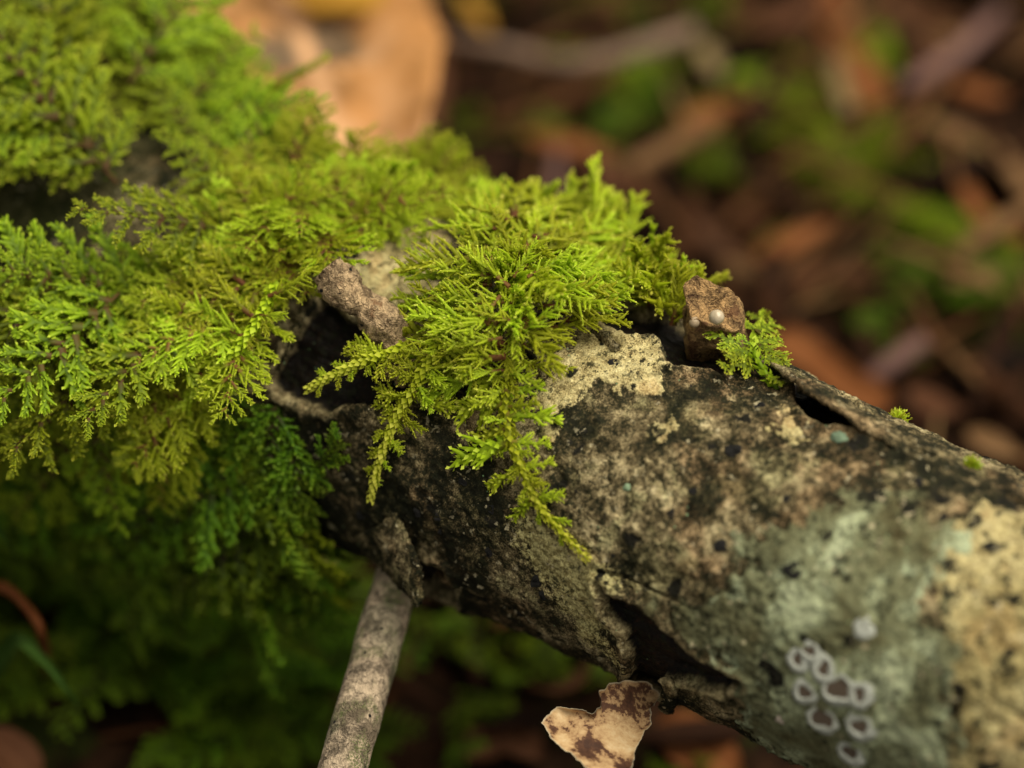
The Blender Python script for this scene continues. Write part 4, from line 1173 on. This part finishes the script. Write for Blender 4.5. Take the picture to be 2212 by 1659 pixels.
# small upright sprig by the brown stub
sprig = thing('moss_sprig', 'single fresh green moss sprig standing in front of the square brown stub', 'moss')
base3 = L(1672, 838, 0.0)
def SP(u, v, h): return L(u, v, h)
sp_st = hero(sprig, [(1680, 842, 0.0), (1650, 800, .12), (1628, 755, .22), (1640, 700, .3), (1648, 672, .32)], (0.022, 0.014), moss_green, [LEAFY_G],
     [((1640, 785, .14), (1560, 790, .2)), ((1630, 765, .2), (1570, 755, .26)), ((1625, 750, .22), (1575, 775, .24)), ((1605, 750, .24), (1527, 712, .3)), ((1640, 770, .2), (1708, 782, .22)), ((1632, 745, .24), (1700, 770, .26)), ((1632, 740, .24), (1688, 728, .3)), ((1635, 720, .28), (1680, 700, .32)), ((1635, 715, .28), (1600, 690, .32)), ((1645, 700, .3), (1662, 672, .34)), ((1628, 750, .22), (1590, 720, .28)), ((1625, 755, .24), (1640, 740, .34)), ((1655, 810, .1), (1690, 830, .1)), ((1640, 690, .3), (1615, 675, .34))], 0.08, 0.014, (0.5, 0.8), 39, None, 0.6, 0.06)

def star(name, label, u, v, r, seed, mat):
    o = thing(name, label, 'moss')
    rs = np.random.RandomState(seed)
    p = L(u, v, 0.0); n = lnorm(p)
    p = A0 + AX * ((p - A0) @ AX) + n * (float(log_radius(np.array([st_of(p)[0]]), np.array([st_of(p)[1]]))[0]) - 0.02)
    parts = []
    for k in range(34):
        a = k * GOLD; el = 0.2 + 1.2 * (k / 34)
        t1 = np.cross(n, AX); d = AX * math.cos(a) * math.cos(el) + t1 * math.sin(a) * math.cos(el) + n * math.sin(el)
        q = np.linspace(0, 1, 4)[:, None]
        parts.append((p + d * q * r * rs.uniform(0.75, 1.1) + n * 0.12 * r * q * q, rs))
    V = []
    for pp, _ in parts:
        f = join(twiglet(pp, 0.018, 0.004, 0.035, 0.03, 0.4, 0.9, rs, 4, 0.5))
        link('leaf', to_mesh('leaf', f, mat), o)
    return o
star('moss_sprout', 'tiny star shaped moss sprout alone on the dark ridge bark', 1940, 902, 0.13, 41, moss_yellow)
star('moss_sprout', 'faint tiny moss sprout lower along the ridge past the orange slit', 2101, 1003, 0.11, 42, moss_green)

# ------------------------------------------------------------------ forest floor: litter, leaves, twigs, ground moss
def litter_material(name, cols, trans=0.15, rough=0.7):
    b = NB(name)
    r = b.attr('tint'); n = b.noise(2.0, 5, 0.6); n2 = b.noise(9, 4, 0.6, off=3)
    c = b.ramp(b.math('ADD', r, b.math('MULTIPLY', b.math('SUBTRACT', n, 0.5), 0.35)), cols)
    c = b.mix(b.math('MULTIPLY', b.ss(n2, 0.42, 0.32), 0.7), c, b.mix(1.0, c, (0.35, 0.3, 0.28), 'MULTIPLY'))
    return b.bsdf(c, 0.85, 0.1, b.bump(n2, 0.5, 0.03), trans)
litter_mat = litter_material('brown_litter', [(0.0, (0.007, 0.0035, 0.002)), (0.3, (0.026, 0.010, 0.0045)), (0.55, (0.065, 0.025, 0.009)), (0.8, (0.13, 0.06, 0.023)), (1.0, (0.20, 0.12, 0.05))])

def bits(n, seed, box, size, asp, tint, thick=0.02, curl=0.4, lift=(0.0, 0.6), keep=None):
    """many thin curved fragments lying on the ground, joined"""
    rs = np.random.RandomState(seed)
    parts = []
    x = rs.uniform(box[0], box[1], n); y = rs.uniform(box[2], box[3], n); z = zground(x, y)
    for k in range(n):
        if keep is not None and not keep(x[k], y[k]): continue
        ln = rs.uniform(*size); w = ln * rs.uniform(*asp)
        m = 5
        t = np.linspace(-0.5, 0.5, m)
        wd = w * (1 - (2 * np.abs(t)) ** 2.5 * 0.7)
        cu = rs.normal() * curl
        top_ = np.stack([np.stack([t * ln, wd * .5, cu * ln * t * t + 0 * t], 1), np.stack([t * ln, 0 * t, cu * ln * t * t + 0.12 * w], 1), np.stack([t * ln, -wd * .5, cu * ln * t * t], 1)], 1)
        G = np.concatenate([top_.reshape(-1, 3), top_.reshape(-1, 3) - np.array([0, 0, thick])])
        i, j = np.meshgrid(np.arange(m - 1), np.arange(2), indexing='ij'); a = (i * 3 + j).ravel()
        F1 = np.stack([a, a + 3, a + 4, a + 1], 1); nn = 3 * m
        bd = np.array([r * 3 for r in range(m)] + [(m - 1) * 3 + 1, (m - 1) * 3 + 2] + [r * 3 + 2 for r in range(m - 2, -1, -1)] + [1]); nx = np.roll(bd, -1)
        F = np.vstack([F1[:, ::-1], F1 + nn, np.stack([bd, nx, nx + nn, bd + nn], 1)])
        az, el, ro = rs.rand() * 6.283, rs.normal() * 0.25, rs.normal() * 0.45
        R_ = np.array(Matrix.Rotation(az, 3, 'Z') @ Matrix.Rotation(el, 3, 'Y') @ Matrix.Rotation(ro, 3, 'X'))
        V = G @ R_.T + np.array([x[k], y[k], z[k] + rs.uniform(*lift)])
        parts.append((V, [F], dict(tint=np.full(len(V), np.clip(rs.normal(*tint), 0, 1)))))
    return join(parts)

V, F, A = bits(3600, 51, (-10, 14, -6, 26), (0.4, 1.9), (0.05, 0.26), (0.30, 0.2), keep=lambda x, y: y > 1.5 or np.random.RandomState(int(abs(x * 1000))).rand() < 0.1)
V2_, F2_, A2_ = bits(520, 53, (-9, 13, 2, 25), (0.9, 2.6), (0.03, 0.08), (0.75, 0.16), curl=0.12, lift=(0.25, 0.8))
V, F, A = join([(V, F, A), (V2_, F2_, A2_)])
o = link('leaf_litter', mk_mesh('leaf_litter', V, F, A, mats=[litter_mat])); o['kind'] = 'stuff'
o['label'] = 'brown leaf and needle litter covering the forest floor'; o['category'] = 'leaf litter'

# low ground moss, too fine to count
def moss_floor():
    rs = np.random.RandomState(52)
    parts = []
    lib = [pinna(700 + k, n=5, pl=0.34, leaf=0.14, rod=0.03, step=0.9, lift=0.3) for k in range(3)]
    cl = [(rs.uniform(-9, 13), rs.uniform(-5, 24), rs.uniform(0.25, 0.7)) for _ in range(46)]
    for (cx_, cy_, r_) in cl:
        for k in range(int(16 * r_)):
            x, y = cx_ + rs.normal() * r_ * 0.6, cy_ + rs.normal() * r_ * 0.6
            a = rs.rand() * 6.28; el = rs.uniform(0.1, 0.9)
            d = np.array([math.cos(a) * math.cos(el), math.sin(a) * math.cos(el), math.sin(el)])
            parts.append(xform(lib[rs.randint(3)], npframe(np.array([x, y, float(zground(x, y)) + 0.1]), d, np.array([0, 0, 1.0]) + rs.normal(size=3) * 0.2, rs.uniform(0.5, 1.0))))
    V, F, A = join(parts)
    o = link('ground_moss', mk_mesh('ground_moss', V, F, A, smooth=False, mats=[moss_deep_shade])); o['kind'] = 'stuff'
    o['label'] = 'low green moss scattered through the leaf litter'; o['category'] = 'moss'
moss_floor()

# moss patches on the floor that can be told apart
def patch(label, u, v, r, n, seed, meshes, ln=(0.5, 0.9), lift=0.3):
    o = thing('moss_patch', label, 'moss', None)
    rs = np.random.RandomState(seed); c = on_ground(u, v)
    for k in range(int(n * 0.5)):
        x, y = c[0] + rs.normal() * r * 0.5, c[1] + rs.normal() * r * 0.5
        a = rs.rand() * 6.28; el = rs.uniform(0.15, 1.0)
        d = np.array([math.cos(a) * math.cos(el), math.sin(a) * math.cos(el), math.sin(el)])
        put(meshes, np.array([x, y, float(zground(x, y)) + lift]), d, np.array([0, 0, 1.0]) + rs.normal(size=3) * 0.3, rs.uniform(*ln), o, rs)
patch('green moss patch on the floor below the curved grey twig', 1400, 245, 0.7, 16, 61, FRM_FG)
patch('green moss patch on the floor under the tilted brown leaf scrap', 1640, 245, 0.9, 22, 62, FRM_FG)
patch('bright moss patch on the floor beyond the pale split strip', 1800, 390, 0.7, 16, 63, FRM_NG)
patch('wide moss patch on the floor below the arched tan leaf strip', 1990, 470, 1.1, 30, 64, FRM_FG)
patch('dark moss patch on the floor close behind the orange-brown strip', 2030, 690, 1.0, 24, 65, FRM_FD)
patch('moss patch on the floor by the short mauve twig', 2150, 640, 0.7, 16, 66, FRM_FG)
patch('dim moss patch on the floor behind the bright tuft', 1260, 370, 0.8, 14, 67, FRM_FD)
patch('small moss patch on the floor below the long orange strip', 1900, 240, 0.45, 9, 68, FRM_FG)
patch('moss patch in the shadow under the branch beside the side twig', 1120, 1480, 0.9, 20, 69, FRM_FD)  # from here on, fronds with the shade below the branch painted in
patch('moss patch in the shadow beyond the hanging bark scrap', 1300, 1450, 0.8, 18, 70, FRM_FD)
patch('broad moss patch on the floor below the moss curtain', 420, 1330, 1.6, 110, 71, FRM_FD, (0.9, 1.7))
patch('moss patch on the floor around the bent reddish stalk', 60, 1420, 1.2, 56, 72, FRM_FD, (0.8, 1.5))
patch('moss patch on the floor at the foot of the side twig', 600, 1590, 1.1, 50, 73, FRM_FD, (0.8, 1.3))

# single leaves, strips and twigs
def leaf_mat(name, base, vein, spot, dens=0.5, trans=0.25):
    b = NB(name)
    n1 = b.noise(1.2, 4, 0.6); n2 = b.noise(8, 4, 0.6, off=2)
    c = b.ramp(n1, [(0.32, tuple(0.55 * x for x in base)), (0.5, base), (0.68, vein)])
    sp_ = b.ss(b.noise(0.9, 3, 0.5, off=7.0), 0.60, 0.68)
    c = b.mix(b.math('MULTIPLY', sp_, dens), c, spot)
    v = b.ss(b.attr('vein'), 0.0, 0.06)
    c = b.mix(b.math('MULTIPLY', b.ss(b.math('ADD', b.attr('stain'), b.math('MULTIPLY', b.math('SUBTRACT', n2, 0.5), 0.4)), 0.1, 0.5), 0.85), c, (0.10, 0.085, 0.06))
    c = b.mix(v, tuple(min(1, 1.25 * x) for x in vein), c)
    return b.bsdf(c, 0.75, 0.12, b.bump(b.math('ADD', n2, b.math('MULTIPLY', v, 1.0)), 0.4, 0.05), trans)
orange = leaf_mat('orange_leaf', (0.52, 0.25, 0.085), (0.60, 0.35, 0.18), (0.12, 0.08, 0.04))
golden = leaf_mat('golden_leaf', (0.46, 0.24, 0.03), (0.55, 0.32, 0.06), (0.25, 0.12, 0.02))
rusty = leaf_mat('rusty_leaf', (0.20, 0.068, 0.02), (0.26, 0.10, 0.034), (0.05, 0.03, 0.02))
tan = leaf_mat('tan_leaf', (0.18, 0.095, 0.04), (0.23, 0.13, 0.06), (0.09, 0.06, 0.03))
dull = leaf_mat('dull_brown_leaf', (0.10, 0.04, 0.018), (0.14, 0.06, 0.03), (0.03, 0.02, 0.012))
straw = leaf_mat('straw_leaf', (0.23, 0.165, 0.07), (0.28, 0.21, 0.10), (0.15, 0.1, 0.05))
grass_m = leaf_mat('grass_blade', (0.06, 0.13, 0.02), (0.085, 0.16, 0.03), (0.07, 0.12, 0.02), 0.2, 0.35)
stalk_m = leaf_mat('reddish_stalk', (0.10, 0.03, 0.008), (0.13, 0.045, 0.014), (0.05, 0.02, 0.01), 0.3, 0.0)
twig_g = leaf_mat('grey_floor_twig', (0.17, 0.11, 0.078), (0.22, 0.155, 0.11), (0.06, 0.045, 0.03), 0.6, 0.0)
mauve = leaf_mat('mauve_floor_twig', (0.14, 0.075, 0.063), (0.18, 0.105, 0.092), (0.06, 0.04, 0.04), 0.4, 0.0)

def leaf_obj(name, label, cat, spine, width, mat, nrm=None, cup=0.12, thick=0.015, nv=0, shape='leaf', seed=0, wave=0.04, stain=None):
    """blade along a 3-D spine (cm); width = largest full width"""
    P = resample(spine, 40); m = 21
    T = np.gradient(P, axis=0); T /= np.linalg.norm(T, axis=1)[:, None]
    n = np.array([0, 0, 1.0]) if nrm is None else np.asarray(nrm, float)
    S_ = np.cross(n, T); S_ /= np.linalg.norm(S_, axis=1)[:, None]; N = np.cross(T, S_)
    t = np.linspace(0, 1, 40); w = np.linspace(-1, 1, m)
    if shape == 'leaf': wd = np.sin(np.pi * np.clip(t, 0.0, 1) ** 0.8) ** 0.75
    elif shape == 'strip': wd = np.minimum(1, np.minimum(t / 0.06 + 0.3, (1 - t) / 0.08 + 0.25))
    else: wd = np.minimum(1, t / 0.1 + 0.5) * (1 - t ** 3) 
    wd = wd * width / 2 * (1 + 0.2 * fbm(np.stack([t * 7 + seed, t * 0, t * 0], 1), 3))
    X = P[:, None] + S_[:, None] * (w[None] * wd[:, None])[..., None] + N[:, None] * (cup * width * w[None] ** 2 * np.ones((40, 1)))[..., None]
    G = X.reshape(-1, 3)
    Nf = np.repeat(N, m, 0)
    G = G + Nf * (fbm(G * 0.9 + seed * 5.7, 3) * wave * width)[:, None]
    tt, ww = np.repeat(t, m), np.tile(w, 40)
    ph = tt * 9 - np.abs(ww) * 1.6
    side = np.abs(ph - np.round(ph)) * 0.6
    vein = np.minimum(np.abs(ww) * 0.5, side + (0.0 if shape == 'leaf' else 1.0))
    V = np.vstack([G, G - Nf * thick]); k = 40 * m
    i, j = np.meshgrid(np.arange(39), np.arange(m - 1), indexing='ij'); a = (i * m + j).ravel()
    F1 = np.stack([a, a + m, a + m + 1, a + 1], 1)
    bd = np.array([r * m for r in range(40)] + [39 * m + c for c in range(1, m)] + [r * m + m - 1 for r in range(38, -1, -1)] + [c for c in range(m - 2, 0, -1)]); nx = np.roll(bd, -1)
    F = np.vstack([F1, F1[:, ::-1] + k, np.stack([bd, bd + k, nx + k, nx], 1)])
    at = dict(vein=np.concatenate([vein, vein]))
    st_a = np.zeros(len(V))
    for (sx, sy, sr) in (stain or []):
        st_a = np.maximum(st_a, 1 - np.hypot((np.concatenate([tt, tt]) - sx) * 3.6, np.concatenate([ww, ww]) - sy) / sr)
    at['stain'] = np.clip(st_a, 0, 1)
    return thing(name, label, cat, None, mk_mesh(name, V, [F], at, mats=[mat]))

def gp(lst, lift=0.25):
    return [on_ground(q[0], q[1], q[2] if len(q) > 2 else lift) for q in lst]

# the big orange leaf leaning against the far side of the branch, and the golden one lying over it
lo_, hi_ = at_depth(790, 440, 35.4), at_depth(470, -330, 42.0)
mid_ = (lo_ + hi_) / 2 + np.array([0, 0, 0.25])
leaf_obj('fallen_leaf', 'large pale orange leaf leaning against the far side of the branch', 'leaf', [lo_, mid_, hi_], 3.0, orange, np.cross(np.array([1, -0.25, 0.15]), hi_ - lo_) * 1.0, 0.05, seed=1, wave=0.16, stain=[(0.36, 0.2, 0.3), (0.36, -0.2, 0.3), (0.62, 0.5, 0.25)])
leaf_obj('fallen_leaf', 'golden yellow leaf lying over the top of the orange leaf', 'leaf', [at_depth(560, -110, 38.2), at_depth(760, -60, 37.8), at_depth(960, -90, 38.2)], 1.0, golden, -CF, 0.03, seed=2, shape='leaf')
leaf_obj('fallen_leaf', 'dull brown leaf edge tucked behind the orange leaf', 'leaf', [at_depth(890, -60, 40.5), at_depth(920, 120, 39.0), at_depth(960, 300, 37.5)], 0.55, dull, -CF, 0.1, seed=3)

def twig_obj(label, pts, r, mat, name='fallen_twig'):
    P = resample(pts, 40)
    V, Fs, t = tube(P, r, 12, 0.05, 2.0, len(label))
    return thing(name, label, 'twig', None, mk_mesh(name, V, Fs, dict(vein=np.full(len(V), 1.0)), mats=[mat]))
twig_obj('curved grey twig lying on the litter beyond the bright tuft', gp([(930, 80, .8), (1080, 105, .85), (1230, 135, .85), (1370, 110, .95), (1500, 65, 1.1)]), [0.07, 0.10, 0.11, 0.12], twig_g)
twig_obj('short mauve twig poking up from the floor past the orange-brown strip', gp([(1870, 830, .5), (1930, 780, .65), (2000, 735, .75)]), [0.1, 0.12, 0.1], mauve)
twig_obj('thin tan twig lying crosswise on the litter behind the brown stub', gp([(1360, 365, .7), (1450, 320, .75), (1545, 265, .8)]), [0.11, 0.12, 0.1], tan)
twig_obj('upright mauve twig behind the bright tuft', gp([(1185, 460, .2), (1195, 400, .4), (1205, 330, .5)]), [0.09, 0.1, 0.08], mauve)
twig_obj('slim brown twig lying beside the wide floor moss', gp([(2060, 560, .7), (2140, 500, .75), (2240, 440, .8)]), [0.1, 0.12, 0.11], tan)
twig_obj('dark twig crossing the litter under the long orange strip', gp([(1950, 190, .7), (2050, 130, .75), (2160, 30, .8)]), [0.11, 0.12, 0.1], mauve)
L3 = [
 ('long orange-brown strip lying on end in the litter', [(1770, -40), (1830, 90), (1890, 225)], 0.75, rusty, 'strip'),
 ('pale split strip alongside the long orange strip', [(1800, 120), (1815, 180), (1835, 235)], 0.3, straw, 'strip'),
 ('small straw coloured leaf scrap at the tip of the curved twig', [(1515, 90), (1535, 130), (1555, 175)], 0.4, straw, 'leaf'),
 ('tilted brown leaf scrap between two moss patches', [(1450, 285), (1530, 245), (1625, 205)], 0.45, rusty, 'leaf'),
 ('arched tan leaf strip over the wide floor moss', [(2010, 275), (2090, 290), (2170, 340), (2230, 420)], 0.4, tan, 'strip'),
 ('orange-brown strip lying close behind the ridge bark strip', [(1680, 725), (1760, 775), (1830, 830), (1920, 880)], 0.62, rusty, 'strip'),
 ('brown leaf scrap behind the square brown stub', [(1560, 555), (1610, 580), (1660, 600)], 0.42, tan, 'leaf'),
 ('dull leaf scrap standing behind the brown stub', [(1500, 480), (1560, 530), (1610, 555)], 0.35, dull, 'leaf'),
 ('reddish brown leaf scrap crossing under the floor moss', [(1630, 560), (1710, 520), (1800, 480)], 0.4, rusty, 'leaf'),
 ('flat brown scrap at the edge of the dark floor moss', [(1700, 600), (1800, 590), (1920, 575)], 0.32, dull, 'strip'),
 ('brown leaf scrap by the tiny star shaped sprout', [(1960, 840), (2020, 875), (2090, 890)], 0.45, dull, 'leaf'),
 ('tan leaf scrap lower along behind the ridge', [(2090, 930), (2150, 960), (2215, 990)], 0.4, tan, 'leaf'),
 ('broad dull leaf behind the bright tuft', [(1250, 330), (1330, 380), (1420, 440)], 0.6, dull, 'leaf'),
 ('rusty leaf scrap under the curved twig', [(1130, 290), (1230, 310), (1330, 330)], 0.4, rusty, 'leaf'),
 ('ochre leaf scrap standing beyond the curved twig', [(1000, -20), (1030, 30), (1060, 70)], 0.4, golden, 'leaf'),
 ('greyish tan scrap in the far litter', [(1990, 90), (2040, 80), (2100, 95)], 0.45, tan, 'leaf'),
 ('far rusty scrap among the needles', [(2060, 180), (2120, 200), (2180, 210)], 0.4, rusty, 'leaf'),
 ('far dull strip among the needles', [(1650, 60), (1720, 30), (1780, -10)], 0.4, dull, 'strip'),
 ('far tan strip beside the long orange strip', [(1930, -20), (1980, 60), (2010, 140)], 0.4, dull, 'strip'),
 ('rusty strip beyond the arched tan strip', [(2080, 400), (2130, 470), (2215, 520)], 0.35, rusty, 'strip'),
 ('tan scrap beside the slim brown twig', [(2050, 600), (2110, 600), (2215, 590)], 0.32, tan, 'strip'),
]
for k, (lb, pts, w, m_, shp) in enumerate(L3):
    P = gp(pts, 0.55 + 0.06 * (k % 3))
    v3 = P[-1] - P[0]
    leaf_obj('leaf_scrap', lb, 'leaf', P, w * 0.62, m_, np.array([0.1 * ((k % 5) - 2), -0.5, 1.0]), 0.10 * ((k % 3) - 1), seed=k, shape=shp, wave=0.12)
# below the branch
leaf_obj('leaf_scrap', 'orange-brown leaf showing under the thick end past the hanging scrap', 'leaf', gp([(1420, 1560), (1490, 1610), (1600, 1690)], 0.3), 0.7, rusty, seed=31)
leaf_obj('leaf_scrap', 'reddish leaf on the floor below the reddish stalk', 'leaf', gp([(-40, 1590), (20, 1630), (90, 1710)], 0.4), 0.5, dull, seed=32)
leaf_obj('leaf_scrap', 'dark leaf on the floor right under the hanging bark scrap', 'leaf', gp([(1000, 1640), (1090, 1600), (1180, 1650)], 0.2), 0.5, dull, seed=33)
leaf_obj('grass_blade', 'pointed green blade drooping below the reddish stalk', 'grass', [on_ground(-40, 1500, 0), at_depth(30, 1385, 32.6), at_depth(95, 1425, 32.2), at_depth(150, 1495, 32.0), at_depth(172, 1525, 31.9)], 0.2, grass_m, -CF, 0.2, shape='blade')
leaf_obj('grass_blade', 'green blade tip hanging at the edge of the moss curtain', 'grass', [L(-120, 900, 0.05), at_depth(-40, 1080, 31.8), at_depth(5, 1150, 31.8), at_depth(32, 1200, 31.8)], 0.15, grass_m, -CF, 0.2, shape='blade')
twig_obj('bent reddish brown stalk arching over the floor moss', [on_ground(-120, 1400, -0.1), at_depth(-40, 1275, 32.6), at_depth(10, 1270, 32.4), at_depth(60, 1315, 32.3), at_depth(90, 1370, 32.3), on_ground(105, 1470, 0)], [0.04, 0.045, 0.05, 0.05, 0.045], stalk_m, 'plant_stalk')
